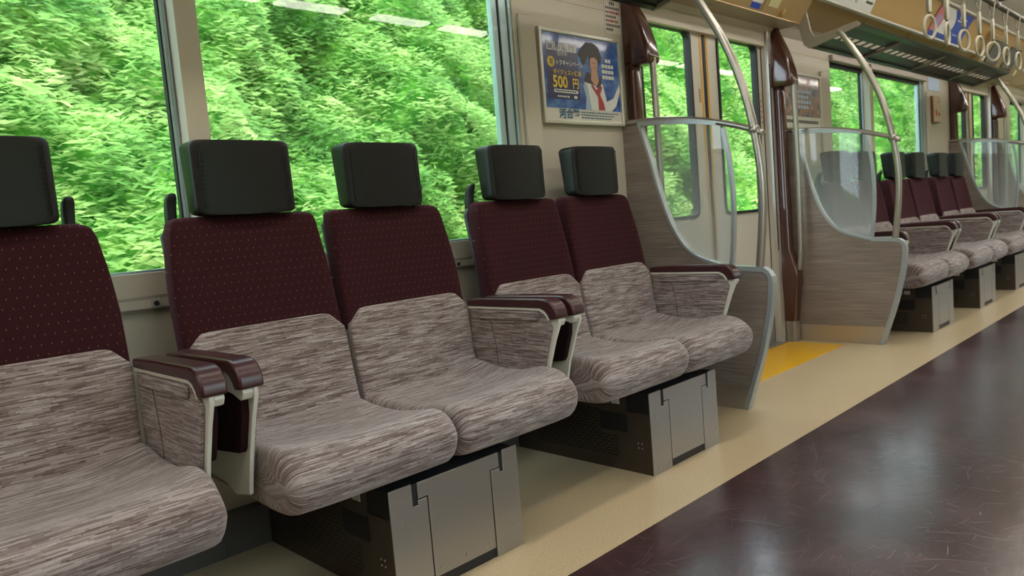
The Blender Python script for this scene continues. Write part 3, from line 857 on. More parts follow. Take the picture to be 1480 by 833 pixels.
make_rack(-0.55, 2.765, 'dark luggage rack above the near seats, only its end shows at the top edge')

# ------------------------------------------------------------------ strap rail and hanging straps
e = empty('strap_rail', (5.9, 1.31, 2.035)); org = (5.9, 1.31, 2.035)
tag(e, 'long grey overhead rail that the hand straps hang from', 'rail')
q = MB(); q.tube([(4.2, 1.31, 2.032), (9.6, 1.31, 2.032)], 0.0175, 12); q.build('rail_tube', M_BAR, e, org)
for x_ in (4.25, 6.05, 7.85, 9.55):
    q = MB(); q.tube([(x_, 1.31, 2.035), (x_, 1.31, 2.248)], 0.012, 10); q.tube([(x_, 1.31, 2.235), (x_, 1.31, 2.248)], 0.03, 14)
    q.tube([(x_-0.05, 1.31, 2.035), (x_+0.05, 1.31, 2.035)], 0.023, 12); q.build('hanger', M_BAR, e, org)
q = MB(); q.tube([(6.05, 1.31, 2.06), (6.05, -0.03, 2.06)], 0.014, 10); q.build('cross_tube', M_BAR, e, org)
def make_strap():
    e = empty('hand_strap', (0, 0, 2.035)); org = (0, 0, 2.035)
    q = MB(); q.prism(rrect(-0.014, 0.014, 1.79, 1.925, 0.004, 2), 'y', -0.009, 0.009); q.build('sleeve', M_STRAP, e, org, bevel=0.004)
    q = MB()
    for s in (-1, 1):
        q.loft([[(-0.014, s*0.002-0.001, 1.92), (0.014, s*0.002-0.001, 1.92), (0.014, s*0.002+0.001, 1.92), (-0.014, s*0.002+0.001, 1.92)],
                [(-0.012, s*0.018-0.001, 2.03), (0.012, s*0.018-0.001, 2.03), (0.012, s*0.018+0.001, 2.03), (-0.012, s*0.018+0.001, 2.03)]], smooth=False)
    arc = [(0, 0.018*math.cos(a), 2.03+0.020*math.sin(a)) for a in np.linspace(0, math.pi, 9)]
    q.loft([[(-0.012, p[1]*1.0, p[2]), (0.012, p[1], p[2]), (0.012, p[1]*1.1, p[2]+0.001), (-0.012, p[1]*1.1, p[2]+0.001)] for p in arc], smooth=False)
    q.build('webbing_loop', M_WEB, e, org)
    q = MB(); q.tube([(0, 0, 1.795), (0, 0, 1.770)], 0.006, 8); q.build('swivel', M_BAR, e, org)
    q = MB(); q.tube([(0.054*math.cos(a), 0, 1.711+0.061*math.sin(a)) for a in np.linspace(0, 2*math.pi, 33)[:-1]], [0.0085]*32, 12, closed=True)
    q.build('ring', M_STRAP, e, org)
    return e
strap_x = [4.614, 4.933, 5.273, 5.62, 5.949, 6.306, 6.666, 7.02, 7.38]
strap_rot = [-14, 5, -15, -9, -29, -6, -6, 0, 0]
ordn = ['nearest hand strap, large round ring turned to face the aisle', 'second nearest hand strap, ring seen edge-on before the blue advert',
        'third hand strap, wide ring in front of the blue advert', 'fourth hand strap, narrow ring left of the first dark screen',
        'fifth hand strap, wide ring in front of the dark screens', 'sixth hand strap, narrow ring beside the second dark screen',
        'seventh hand strap, slim ring before the pale blue advert', 'eighth hand strap, cut by the right edge', 'ninth hand strap, beyond the right edge of the photo']
sp = make_strap()
for k, (x_, r_) in enumerate(zip(strap_x[:7], strap_rot)):
    o = sp if k == 0 else copy_tree(sp)
    o.location = (x_, 1.31, 2.035)
    ring_ = [c for c in o.children if c.name.startswith('ring')][0]
    ring_.rotation_euler = (0, 0, math.radians(r_))
    slv = [c for c in o.children if c.name.startswith('sleeve')][0]; slv.rotation_euler = (0, 0, math.radians(-20+k*5))
    wb = [c for c in o.children if c.name.startswith('webbing')][0]; wb.rotation_euler = (0, 0, 0)
    tag(o, ordn[k], 'hand strap', 'hand straps on the overhead rail')

# ------------------------------------------------------------------ seats
def superloop(w, d, n=4.5, K=40, cx=0, cy=0, bias=0.0):
    out = []
    for k in range(K):
        a = 2*math.pi*k/K
        c, s = math.cos(a), math.sin(a)
        out.append((cx+w*math.copysign(abs(c)**(2/n), c), cy+d*math.copysign(abs(s)**(2/n), s)))
    return out
FRONT = [(0.36, 1.752), (0.42, 1.768), (0.50, 1.785), (0.63, 1.806), (0.75, 1.828), (0.92, 1.862)]
def make_backrest(parent, org, s, cx):
    """s=-1 left seat, +1 right seat; edges given for the left seat relative to the pair centre"""
    out_e = [(0.36, 0.425), (0.60, 0.440), (0.72, 0.440), (0.80, 0.434), (0.90, 0.420), (0.92, 0.410)]
    in_e = [(0.36, 0.006), (0.60, 0.008), (0.75, 0.012), (0.92, 0.026)]
    def loops(z0, z1, dz_front, dep, shrink, topr, N=16):
        L = []; U = []
        zs = [z0+(z1-z0)*i/N for i in range(N+1)]
        extra = [z1-topr*0.6, z1-topr*0.25]
        zs = sorted(zs+[e_ for e_ in extra])
        for z in zs:
            o_, i_ = lerp_tab(out_e, z), lerp_tab(in_e, z)
            e_ = z1-z
            ins = topr-math.sqrt(max(0, topr**2-(topr-e_)**2)) if e_ < topr else 0
            shr = shrink(z)
            xo, xi = o_-ins*0.9-shr, i_+ins*0.9+shr
            xc, hw = (xo+xi)/2, (xo-xi)/2
            yf = lerp_tab(FRONT, z)-dz_front
            d = dep/2-ins*0.4; yc = yf+dep/2
            lp = []
            for (a, b) in superloop(hw, d, 5.5, 48):
                yy = b
                if b < 0: yy += -0.016*(abs(a)/hw)**3*(1-ins/topr)+0.004
                lp.append((cx+s*(xc+a), yc+yy, z))
            L.append(lp)
            # uv: along the loop in metres
            uu_ = [0]
            for k in range(len(lp)): 
                p, q = lp[k], lp[(k+1) % len(lp)]
                uu_.append(uu_[-1]+math.dist(p[:2], q[:2]))
            # keep u tied to x on the front so that the rows stay level
            U.append([((lp[k % len(lp)][0]-cx)*1.0 + (0.0 if (lp[k % len(lp)][1]-yc) < 0 else 0.9), z*1.02) for k in range(len(lp)+1)])
            # side faces: use y instead of x
        return L, U
    L, U = loops(0.37, 0.922, 0, 0.062, lambda z: 0.0, 0.022)
    q = MB(); q.loft(L, U); b = q.build('backrest', M_MAROON, parent, org)
    def shr(z): return 0.0 if z < 0.598 else (z-0.598)*1.0
    L, U = loops(0.355, 0.640, 0.014, 0.064, shr, 0.010, 14)
    # bow the top edge: the middle follows the hollow of the seat back
    L = [[(x, y, z) for (x, y, z) in lp] for lp in L]
    q = MB(); q.loft(L, [[(u_, v_) for u_, v_ in row] for row in U]); q.build('lumbar_cover', M_GREY, b, org)
    # shell behind
    q = MB(); q.loft([[(cx+s*(0.225+a), lerp_tab(FRONT, z)+0.072+b_, z) for a, b_ in superloop(0.195-(0.02 if z > .9 else 0), 0.012, 5, 24)] for z in (0.30, 0.5, 0.7, 0.88, 0.905)])
    q.build('back_shell', M_BLACK, b, org)
    return b
def make_headrest(parent, org, s, cx):
    xc = cx+s*0.2175
    q = MB(); L = []
    z0, z1, R_ = 0.924, 1.110, 0.016
    for i in range(19):
        z = z0+(z1-z0)*(1-math.cos(math.pi*i/18))/2
        e_ = min(z-z0, z1-z)
        ins = R_-math.sqrt(max(0, R_**2-(R_-e_)**2)) if e_ < R_ else 0
        tt = (z-z0)/(z1-z0)
        hw = 0.134-ins
        dep = 0.036+0.010*tt-ins*0.8
        yc = 1.842+0.020*tt*0.2+dep
        lp = []
        for a, b in superloop(hw, dep, 7, 48):
            yy = b - (0.005*math.cos(a/hw*math.pi/2) if b < 0 else 0)
            zz = z
            if tt < 0.5: zz -= 0.004*math.cos(a/hw*math.pi/2)*(1-2*tt)
            lp.append((xc+a, yc+yy, zz))
        L.append(lp)
    q.loft(L); h = q.build('headrest', M_LEATHER, parent, org)
    for sx in (-1, 1):
        q = MB()
        x_ = xc+sx*0.117
        pts = [(x_, 1.842-0.0025+0.0005, z) for z in np.linspace(z0+0.016, z1-0.014, 8)]
        q.tube([(p[0], p[1]+0.002*((p[2]-z0)/(z1-z0)), p[2]) for p in pts], 0.0013, 6)
        for z in np.linspace(z0+0.018, z1-0.018, 14):
            yb = 1.842-0.002+0.002*((z-z0)/(z1-z0))
            q.tube([(x_-sx*0.002, yb, z), (x_-sx*0.010, yb-0.0006, z-0.002)], 0.0009, 5)
        q.build('stitching', M_STITCH, h, org)
    q = MB()
    for sx in (-1, 1): q.tube([(xc+sx*0.06, 1.895, 0.86), (xc+sx*0.06, 1.892, 0.96)], 0.006, 8)
    q.build('headrest_post', M_BLACK, h, org)
    return h
def make_cushion(parent, org, s, cx):
    # side profile (y, z), counter-clockwise starting at the back top
    base = [(1.795, .398), (1.74, .402), (1.66, .392), (1.56, .390), (1.47, .402), (1.405, .414), (1.360, .408), (1.330, .380), (1.326, .345), (1.340, .312), (1.372, .290), (1.45, .284), (1.60, .292), (1.795, .30), (1.805, .35)]
    loop0 = catmull(base, 5, True)
    cyy, czz = 1.56, 0.345
    xi, xo = 0.006, 0.437
    N = 26; L = []; U = []
    R_ = 0.024
    for i in range(N+1):
        t_ = (1-math.cos(math.pi*i/N))/2
        x = xi+(xo-xi)*t_
        e_ = min(x-xi, xo-x)
        ins = R_-math.sqrt(max(0, R_**2-(R_-min(e_, R_))**2))
        so = max(0, (t_-0.55)/0.45)          # outer bolster
        si = max(0, (0.25-t_)/0.25)
        flare = 0.0
        lp = []
        for (y, z) in loop0:
            yy, zz = y, z
            top = max(0, (z-0.34)/0.06); top = min(1, top)
            bk = min(1, max(0, (y-1.36)/0.10))
            zz += top*(0.030*so**2*bk + 0.005*si**2*bk) 
            nose = max(0, min(1, (1.46-y)/0.13))
            edge = max(0, (t_-0.70)/0.30); edi = max(0, (0.18-t_)/0.18)
            yy += nose*(0.014*edge**2+0.010*edi**2)
            zz -= nose*0.004*edge**2*top
            # inset towards the centre line
            dy, dz = yy-cyy, zz-czz
            ln = math.hypot(dy, dz)
            zz -= math.copysign(min(abs(dz), ins*min(1, abs(dz)/0.03)), dz)
            if yy < 1.40: yy += ins*0.9*min(1, (1.42-yy)/0.06)
            lp.append((cx+s*x, yy, zz))
        L.append(lp)
        acc = [0]
        for k in range(len(lp)):
            p, q = loop0[k], loop0[(k+1) % len(lp)]; acc.append(acc[-1]+math.dist(p, q))
        # stripes curl round towards the outer edge as the cloth is pulled over the bolster
        U.append([((s*x), a) for a in acc])
    q = MB(); q.loft(L, U); return q.build('seat_cushion', M_GREY, parent, org)
def make_armrest(parent, org, s, cx):
    a0, a1 = cx+s*0.437, cx+s*0.489
    xm = (a0+a1)/2
    cap = [(1.790, .600), (1.786, .612), (1.70, .6155), (1.47, .6185), (1.448, .617), (1.430, .610), (1.416, .596), (1.409, .580), (1.407, .562), (1.440, .558), (1.444, .570), (1.456, .583), (1.474, .590), (1.786, .590)]
    q = MB(); q.prism(cap, 'x', min(a0, a1), max(a0, a1)); c = q.build('arm_pad', M_ARMCAP, parent, org, bevel=0.006)
    fr = [(1.785, .5895), (1.474, .5895), (1.456, .582), (1.444, .569), (1.440, .5585), (1.412, .5615), (1.411, .545), (1.432, .500), (1.462, .42), (1.488, .325), (1.555, .312), (1.60, .330), (1.785, .345)]
    q = MB(); q.prism(fr, 'x', *sorted((xm-s*0.0125, xm-s*0.003))); q.build('arm_frame', M_WHITEPL, parent, org, bevel=0.002)
    br = [(1.785, .590), (1.474, .590), (1.456, .582), (1.444, .569), (1.440, .5585), (1.414, .561), (1.413, .553), (1.420, .540), (1.430, .537), (1.442, .541), (1.462, .547), (1.50, .551), (1.785, .551)]
    q = MB(); q.prism(br, 'x', *sorted((xm-s*0.0031, xm+s*0.019))); q.build('arm_bracket', M_WHITEPL, parent, org, bevel=0.002)
    lip = [(1.785, .5905), (1.474, .5905), (1.456, .583), (1.444, .570), (1.4375, .5590), (1.4430, .5560), (1.4500, .5660), (1.460, .5765), (1.477, .5840), (1.785, .5840)]
    q = MB(); q.prism(lip, 'x', *sorted((xm-s*0.0124, xm-s*0.0235))); q.build('arm_lip', M_WHITEPL, parent, org)
    # outer inset panel of plain maroon cloth (towards the neighbouring pair)
    po = [(1.760, .5505), (1.50, .5505), (1.462, .5465), (1.440, .5345), (1.443, .505), (1.469, .430), (1.478, .420), (1.62, .405), (1.760, .405)]
    q = MB(); xa, xb = sorted((xm-s*0.0031, xm+s*0.013)); q.prism(po, 'x', xa, xb); q.build('outer_panel', M_MARPLAIN, parent, org, bevel=0.0015)
    # inner upholstered panel
    pi_ = [(1.780, .5835), (1.478, .5835), (1.462, .576), (1.452, .566), (1.444, .555), (1.434, .536), (1.490, .37), (1.78, .37)]
    xa, xb = sorted((xm-s*0.0126, xm-s*0.021))
    q = MB(); q.prism(pi_, 'x', xa, xb)
    # swap uv so the streaks run level
    for k in list(q.uv): 
        q.uv[k] = [(u_, v_) for u_, v_ in q.uv[k]]
    ip = q.build('inner_panel', M_GREY, parent, org, bevel=0.002)
    roll = rrect(1.480, 1.735, .553, .580, 0.010, 3)
    xa, xb = sorted((xm-s*0.0205, xm-s*0.0285))
    q = MB(); q.prism(roll, 'x', xa, xb); q.build('padding_strip', M_GREY, ip, org, bevel=0.003)
    q = MB(); q.tube([(xm-s*0.0213, 1.690, .556), (xm-s*0.0213, 1.672, .47), (xm-s*0.0213, 1.668, .39)], 0.0009, 5); q.build('seam', M_STITCH, ip, org)
    return c
def make_seat_pair():
    cx = 1.10
    e = empty('double_seat', (cx, YC, 0)); org = (cx, YC, 0)
    for s in (-1, 1):
        make_cushion(e, org, s, cx); make_backrest(e, org, s, cx); make_headrest(e, org, s, cx); make_armrest(e, org, s, cx)
        # little shoulder grip on the outer rear corner
        xg = cx+s*0.386
        q = MB(); g = []
        for (z, yc, hw, hd) in ((0.86, 1.935, 0.013, 0.018), (0.93, 1.933, 0.013, 0.017), (0.955, 1.928, 0.0135, 0.015), (0.972, 1.920, 0.0135, 0.013), (0.982, 1.912, 0.010, 0.009), (0.985, 1.909, 0.005, 0.004)):
            g.append([(xg+a, yc+b, z) for a, b in superloop(hw, hd, 3, 18)])
        q.loft(g); q.build('shoulder_grip', M_BLACK, e, org)
    # seam between the two seats (dark piping)
    q = MB(); q.box(cx-0.30, cx+0.30, 1.44, 1.80, 0.270, 0.292); q.box(cx-0.40, cx+0.40, 1.60, 1.80, 0.280, 0.300); q.build('seat_frame', M_BLACK, e, org)
    # base cabinet
    x0, x1, y0, y1, zt = cx-0.197, cx+0.207, 1.379, 1.984, 0.268
    q = MB(); q.box(x0+0.003, x1-0.003, y0, y1, 0.0, zt-0.004); b = q.build('base_box', M_BLACK, e, org)
    for s, xx_ in ((-1, x0), (1, x1)):
        # uv origin at the front lower corner so that the perforation sits where the photo has it
        q = MB(); xa, xb = sorted((xx_, xx_-s*0.003))
        q.v += [(xx_, y0+0.001, 0.0), (xx_, y1, 0.0), (xx_, y1, 0.262), (xx_, y0+0.09, 0.262), (xx_, y0+0.09, 0.20), (xx_, y0+0.001, 0.20)]
        n_ = 6; q.v += [(xx_-s*0.003, p[1], p[2]) for p in q.v[:n_]]
        q.face(list(range(n_)), False, [(p[1]-y0, p[2]) for p in q.v[:n_]])
        q.face(list(range(2*n_-1, n_-1, -1)), False, [(0, 0)]*n_)
        for k in range(n_): q.face([k, k+n_, (k+1) % n_+n_, (k+1) % n_], False, [(0, 0)]*4)
        sp_ = q.build('side_plate', M_SIDE, b, org)
        q = MB(); d_ = s*0.0015
        q.box(xx_, xx_+d_, y0+0.115, y0+0.148, 0.222, 0.244); q.box(xx_, xx_+d_, y0+0.160, y0+0.192, 0.222, 0.244)
        q.build('label', M_LABELW, b, org)
        q = MB(); q.box(xx_, xx_+d_, y0+0.09, y0+0.20, 0.130, 0.19); q.build('hatch', M_BLACK, b, org)
        q = MB()
        for (yy, zz) in ((0.035, 0.10), (0.05, 0.10), (0.035, 0.085), (0.05, 0.085)): q.tube([(xx_, y0+yy, zz), (xx_+s*0.0018, y0+yy, zz)], 0.0028, 8)
        q.build('screw', M_RAIL, b, org)
    yf = y0; P = lambda x: cx-0.197+x
    q = MB(); q.prism([(P(0), 0.0), (P(.1055), 0.0), (P(.1055), .2245), (P(.079), .2245), (P(.079), .213), (P(.0635), .213), (P(.0635), .268), (P(0), .268)], 'y', yf-0.004, yf); q.build('front_plate', M_STEEL, b, org, bevel=0.001)
    q = MB(); q.prism([(P(.109), .026), (P(.306), .026), (P(.306), .228), (P(.338), .228), (P(.338), .266), (P(.080), .266), (P(.080), .228), (P(.109), .228)], 'y', yf-0.004, yf); cp = q.build('centre_flap', M_STEEL, b, org, bevel=0.001)
    q = MB(); q.prism([(P(.3095), 0.0), (P(.404), 0.0), (P(.404), .268), (P(.352), .268), (P(.352), .214), (P(.340), .214), (P(.340), .2245), (P(.3095), .2245)], 'y', yf-0.004, yf); q.build('front_plate', M_STEEL, b, org, bevel=0.001)
    q = MB()
    for (xx_, zz) in ((.028, .19), (.028, .02), (.09, .02), (.13, .045), (.208, .045), (.286, .045), (.325, .02), (.385, .06), (.385, .205)):
        q.tube([(P(xx_), yf-0.004, zz), (P(xx_), yf-0.0058, zz)], 0.0035, 8)
    q.build('screw', M_RAIL, b, org)
    return e
seat_labels = ['double seat cut off by the left edge, only its right half shows, nearest the camera',
               'whole double seat in the left middle of the photo, in front of the big window',
               'double seat in front of the framed poster, next to the wood and glass partition',
               'first far double seat, its headrests seen through the dotted glass of the second partition',
               'middle double seat of the far row under the luggage rack',
               'last double seat of the far row, beside the distant partition']
proto = make_seat_pair()
for k, (x_, lb) in enumerate(zip([0.10, 1.10, 2.10, 4.93, 5.94, 6.95], seat_labels)):
    o = proto if k == 0 else copy_tree(proto)
    o.location = (x_, YC, 0)
    tag(o, lb, 'seat', 'maroon and grey double seats along the window side')

# ------------------------------------------------------------------ posters, notices, small wall things
def poster_frame(x0, x1, z0, z1, label, name='framed_poster'):
    e = empty(name, ((x0+x1)/2, YW, z0)); org = ((x0+x1)/2, YW, z0)
    tag(e, label, 'poster')
    fwid = 0.016
    q = MB(); q.ring([(x0, z0), (x1, z0), (x1, z1), (x0, z1)], [(x0+fwid, z0+fwid), (x1-fwid, z0+fwid), (x1-fwid, z1-fwid), (x0+fwid, z1-fwid)], 'y', 2.008, 2.0295)
    q.build('frame', M_FRAMEW, e, org, bevel=0.003)
    q = MB(); q.box(x0+fwid, x1-fwid, 2.016, 2.0295, z0+fwid, z1-fwid); q.build('sheet', M_PAPER, e, org)
    return e, org
def flat(name, pts, m, y, parent, org, th=0.0004):
    q = MB(); q.prism(pts, 'y', y, y+th); return q.build(name, m, parent, org)
e, org = poster_frame(2.218, 2.745, 1.222, 1.600, 'framed blue poster with yellow 500 yen print on the wall above the seats')
px0, px1, pz0, pz1 = 2.236, 2.727, 1.240, 1.583
W_, H_ = px1-px0, pz1-pz0
def PP(u, v): return (px0+u*W_, pz0+v*H_)   # v from the bottom
def blob(u, v, ru, rv, n=24): return [PP(u+ru*math.cos(2*math.pi*k/n), v+rv*math.sin(2*math.pi*k/n)) for k in range(n)]
flat('blue_artwork', [PP(0, .135), PP(1, .135), PP(1, 1), PP(0, 1)], M_BLUE, 2.0155, e, org)
flat('navy_block', [PP(.04, .24), PP(.44, .24), PP(.44, .86), PP(.04, .86)], M_DKBLUE, 2.0150, e, org)
# figure: hair, face, blouse, collar, scarf
fig = empty('printed_person', (0, 0, 0)); fig.parent = e
flat('blouse', [PP(.50, .135), PP(.52, .28), PP(.49, .42), PP(.54, .52), PP(.62, .54), PP(.70, .52), PP(.76, .45), PP(.80, .25), PP(.90, .30), PP(.99, .48), PP(1, .40), PP(.93, .20), PP(.86, .135)], M_PWHITE, 2.0146, fig, org)
flat('sleeve', [PP(.50, .135), PP(.52, .28), PP(.49, .42), PP(.515, .49), PP(.55, .40), PP(.57, .25), PP(.585, .135)], M_LTBLUE, 2.0143, fig, org)
flat('collar', [PP(.50, .48), PP(.555, .60), PP(.62, .56), PP(.70, .50), PP(.735, .57), PP(.745, .48), PP(.70, .40), PP(.62, .45), PP(.55, .46)], M_HAIR, 2.0142, fig, org)
flat('neck', [PP(.60, .50), PP(.61, .64), PP(.69, .64), PP(.70, .48), PP(.66, .42)], M_SKIN, 2.0138, fig, org)
flat('scarf', [PP(.60, .47), PP(.66, .38), PP(.72, .45), PP(.745, .42), PP(.71, .33), PP(.75, .24), PP(.77, .14), PP(.68, .14), PP(.68, .30), PP(.60, .42)], M_RED, 2.0136, fig, org)
flat('hair', [PP(.44, .79), PP(.48, .74), PP(.50, .66), PP(.54, .70), PP(.57, .78), PP(.70, .76), PP(.74, .70), PP(.76, .80), PP(.73, .90), PP(.66, .95), PP(.56, .95), PP(.50, .88)], M_HAIR, 2.0134, fig, org)
flat('face', blob(.648, .705, .052, .10), M_SKIN, 2.0132, fig, org)
flat('fringe', [PP(.585, .75), PP(.60, .82), PP(.66, .84), PP(.71, .80), PP(.705, .745), PP(.66, .78), PP(.62, .77)], M_HAIR, 2.0130, fig, org)
flat('eye', blob(.632, .71, .008, .007, 8), M_HAIR, 2.0129, fig, org); flat('eye', blob(.668, .712, .008, .007, 8), M_HAIR, 2.0129, fig, org)
flat('mouth', blob(.652, .652, .012, .006, 8), M_RED, 2.0129, fig, org)
def ptext(body, u, v, size, m, sx=1.0, bold=0.0, align='LEFT'):
    return text_obj(body, size, m, (px0+u*W_, 2.0128, pz0+v*H_), e, org, 'lettering', sx, 90, bold, align)
for k, ch in enumerate('夏期講習'):
    flat('title_box', [PP(.055+k*.095, .80), PP(.142+k*.095, .80), PP(.142+k*.095, .905), PP(.055+k*.095, .905)], M_PWHITE, 2.0146, e, org)
    ptext(ch, .063+k*.095, .820, .034, M_DKBLUE, 1.0, 0.0009)
ptext('受付中', .175, .745, .021, M_PWHITE)
flat('badge', blob(.10, .665, .045, .062), M_PYEL, 2.0146, e, org); ptext('夏', .075, .640, .024, M_DKBLUE)
ptext('トクキャンペーン', .150, .640, .0235, M_PWHITE, 0.90, 0.0005)
ptext('ダイジェスト講座', .110, .530, .022, M_PYEL, 1.0, 0.0004)
ptext('500', .100, .375, .066, M_PYEL, 0.92, 0.0022)
ptext('円', .345, .385, .046, M_PYEL, 0.9, 0.0012)
flat('price_bar', [PP(.12, .315), PP(.41, .315), PP(.42, .335), PP(.41, .355), PP(.12, .355), PP(.11, .335)], M_PWHITE, 2.0146, e, org)
q = MB()
for k in range(9): q.box(px0+(.13+k*.03)*W_, px0+(.152+k*.03)*W_, 2.0142, 2.0145, pz0+.327*H_, pz0+.343*H_)
q.build('fine_print', M_DKBLUE, e, org)
q = MB()
for k in range(5): q.box(px0+(.15+k*.032)*W_, px0+(.172+k*.032)*W_, 2.0142, 2.0145, pz0+.262*H_, pz0+.282*H_)
q.box(px0+.36*W_, px0+.40*W_, 2.0142, 2.0145, pz0+.255*H_, pz0+.29*H_)
for r_ in range(4):
    for k in range(4 if r_ else 2): q.box(px0+(.76+k*.042+(r_ == 0)*.05)*W_, px0+(.795+k*.042+(r_ == 0)*.05)*W_, 2.0142, 2.0145, pz0+(.735-r_*.068)*H_, pz0+(.78-r_*.068)*H_)
q.build('fine_print', M_PWHITE, e, org)
ptext('河合塾', .15, .028, .042, M_TEAL, 1.05, 0.0010)
q = MB()
random.seed(3)
for r_ in range(3):
    u_ = .44
    while u_ < .93-r_*.04:
        w_ = random.uniform(.015, .035); q.box(px0+u_*W_, px0+(u_+w_)*W_, 2.0142, 2.0145, pz0+(.094-r_*.033)*H_, pz0+(.108-r_*.033)*H_); u_ += w_+.01
q.build('fine_print', M_TEAL, e, org)

e, org = poster_frame(4.312, 4.848, 1.260, 1.60, 'small dim framed poster with grey lettering, behind the grab pole right of the nearest doors')
px0, px1, pz0, pz1 = 4.328, 4.832, 1.276, 1.584; W_, H_ = px1-px0, pz1-pz0
flat('artwork', [PP(0, .20), PP(1, .20), PP(1, 1), PP(0, 1)], M_GREYP, 2.0155, e, org)
q = MB()
for r_ in range(4):
    for k in range(6-(r_ % 2)*2): q.box(px0+(.30+k*.075+(r_ % 2)*.07)*W_, px0+(.355+k*.075+(r_ % 2)*.07)*W_, 2.0150, 2.0154, pz0+(.66-r_*.10)*H_, pz0+(.72-r_*.10)*H_)
q.build('print', M_LTBLUE, e, org)
q = MB()
for k in range(16): q.box(px0+(.05+k*.055)*W_, px0+(.09+k*.055)*W_, 2.0150, 2.0154, pz0+.07*H_, pz0+.13*H_)
q.build('fine_print', M_INK, e, org)

# notice sheet at the top of the wall, left of the nearest doors
e = empty('notice_sheet', (2.73, YW, 1.62)); org = (2.73, YW, 1.62)
tag(e, 'notice with small black and red print high on the wall above the blue poster', 'notice')
q = MB(); q.box(2.672, 2.785, 2.0275, 2.0295, 1.625, 1.775); q.build('sheet', mat('aged_notice_paper', (200, 196, 184), 0.5), e, org)
q = MB(); q2 = MB()
for r_ in range(7):
    n_ = (3, 8, 8, 6, 7, 8, 4)[r_]
    for k in range(n_):
        t_ = q2 if (r_ in (2, 4) and k % 3 != 0) else q
        x_ = 2.680+k*0.0125+(0.03 if r_ == 0 else 0); t_.box(x_, x_+0.0085, 2.0268, 2.0274, 1.750-r_*0.0185, 1.761-r_*0.0185+(0.003 if r_ == 0 else 0))
q.build('print', M_INK, e, org); q2.build('red_print', M_RED, e, org)

# small sticker by the right pillar
q = MB(); q.box(4.335, 4.395, 2.0275, 2.0295, 1.66, 1.74); o = q.build('wall_sticker', M_DKBLUE)
tag(o, 'tiny dark blue sticker above the dim poster, beside the chocolate pillar', 'sticker')

# emergency call box and notice at the far end
e = empty('emergency_call_box', (7.17, YW, 1.385)); org = (7.17, YW, 1.385)
tag(e, 'small cream and red emergency call box on the wall near the distant partition', 'call box')
q = MB(); q.box(7.05, 7.26, 1.995, 2.029, 1.385, 1.605); q.build('case', mat('call_box_red', (150, 84, 60), 0.4), e, org, bevel=0.004)
q = MB(); q.box(7.056, 7.254, 1.990, 1.9952, 1.391, 1.599); fp = q.build('face_plate', MATS['faded_sticker'], e, org)
for bb in ((7.10, 7.14, 1.44, 1.49), (7.17, 7.21, 1.44, 1.47), (7.19, 7.21, 1.55, 1.57)):
    q = MB(); q.box(bb[0], bb[1], 1.9885, 1.990, bb[2], bb[3]); q.build('button', M_RED, fp, org)
q = MB(); q.box(7.04, 7.36, 2.0262, 2.0295, 1.66, 1.765); o = q.build('wall_notice', M_LTBLUE); tag(o, 'pale blue notice on the wall above the emergency call box', 'notice')

# hanging adverts on the upper shoulder panel (follow the slope)
def advert(xa, xb, label, art):
    e = empty('hanging_advert', ((xa+xb)/2, 1.70, 2.04)); org = ((xa+xb)/2, 1.70, 2.04)
    tag(e, label, 'advert')
    prof = [(1.784, 1.966), (1.750, 2.029), (1.707, 2.098), (1.664, 2.153)]
    def at(u, v, d=0.0):
        k = min(2, int(v*3)); f = v*3-k; a, b = Vector(prof[k]), Vector(prof[k+1]); p = a.lerp(b, f); n = Vector((-(b-a).y, (b-a).x)).normalized()
        n = n if n.y < 0 else -n
        return (xa+u*(xb-xa), p.x+n.x*d, p.y+n.y*d)
    def patch(name, pts, m, d):
        q = MB()
        # pts: rows of (u0,u1,v)
        q.loft([[at(u0, v, d), at(u1, v, d), at(u1, v, d+0.0006), at(u0, v, d+0.0006)] for u0, u1, v in pts], smooth=False)
        return q.build(name, m, e, org)
    VV = [i/12 for i in range(13)]
    patch('sheet', [(0, 1, v) for v in VV], M_PWHITE, 0.001)
    art(patch, VV)
    return e
def art_white(patch, VV):
    for r_ in range(4):
        for k in range(7):
            u = .32+k*.055
            patch('print', [(u, u+.035, .30-r_*.05+.0), (u, u+.035, .325-r_*.05)], M_INK, 0.002) if k % 2 == 0 else None
    patch('print', [(.84, .97, .22), (.84, .97, .29)], M_INK, 0.002)
    patch('artwork', [(.35, .72, .42), (.35, .72, .95)], M_PINK, 0.002); patch('artwork', [(.05, .25, .25), (.05, .25, .95)], M_LTBLUE, 0.002)
def art_blue(patch, VV):
    patch('artwork', [(max(.40, .46+.22*math.sin(v*3.0)-.1), 1, v) for v in VV], M_PBLUE, 0.002)
    patch('artwork', [(0, .46+.0*v, v) for v in VV[:3]], M_PBLUE, 0.003)
    patch('artwork', [(0.0, .10-.05*v, v) for v in VV], M_PINK, 0.0025)
    patch('artwork', [(.02+.02*abs(v-.5), .22-.55*(v-.5)**2, v) for v in VV[2:]], M_PINK, 0.0035)
    patch('artwork', [(.05, .17-.6*(v-.5)**2, v) for v in VV[4:9]], M_PURP, 0.0045)
    patch('print', [(.62, .86, .78), (.60, .84, .83)], M_PWHITE, 0.0035); patch('print', [(.60, .80, .68), (.585, .79, .73)], M_PWHITE, 0.0035)
    patch('print', [(.66, .80, .25), (.66, .80, .28)], M_PWHITE, 0.0035)
def art_pale(patch, VV):
    patch('artwork', [(0, .35, v) for v in VV], M_LTBLUE, 0.002)
    patch('print', [(.4, .6, .5), (.4, .6, .6)], M_PINK, 0.003)
advert(4.28, 5.09, 'white advert sheet with fine print and faint pictures, above the luggage rack end', art_white)
advert(6.20, 7.01, 'royal blue and white advert with a pink swirl, behind the hand straps', art_blue)
advert(9.14, 9.9, 'pale blue and white advert cut by the right edge', art_pale)

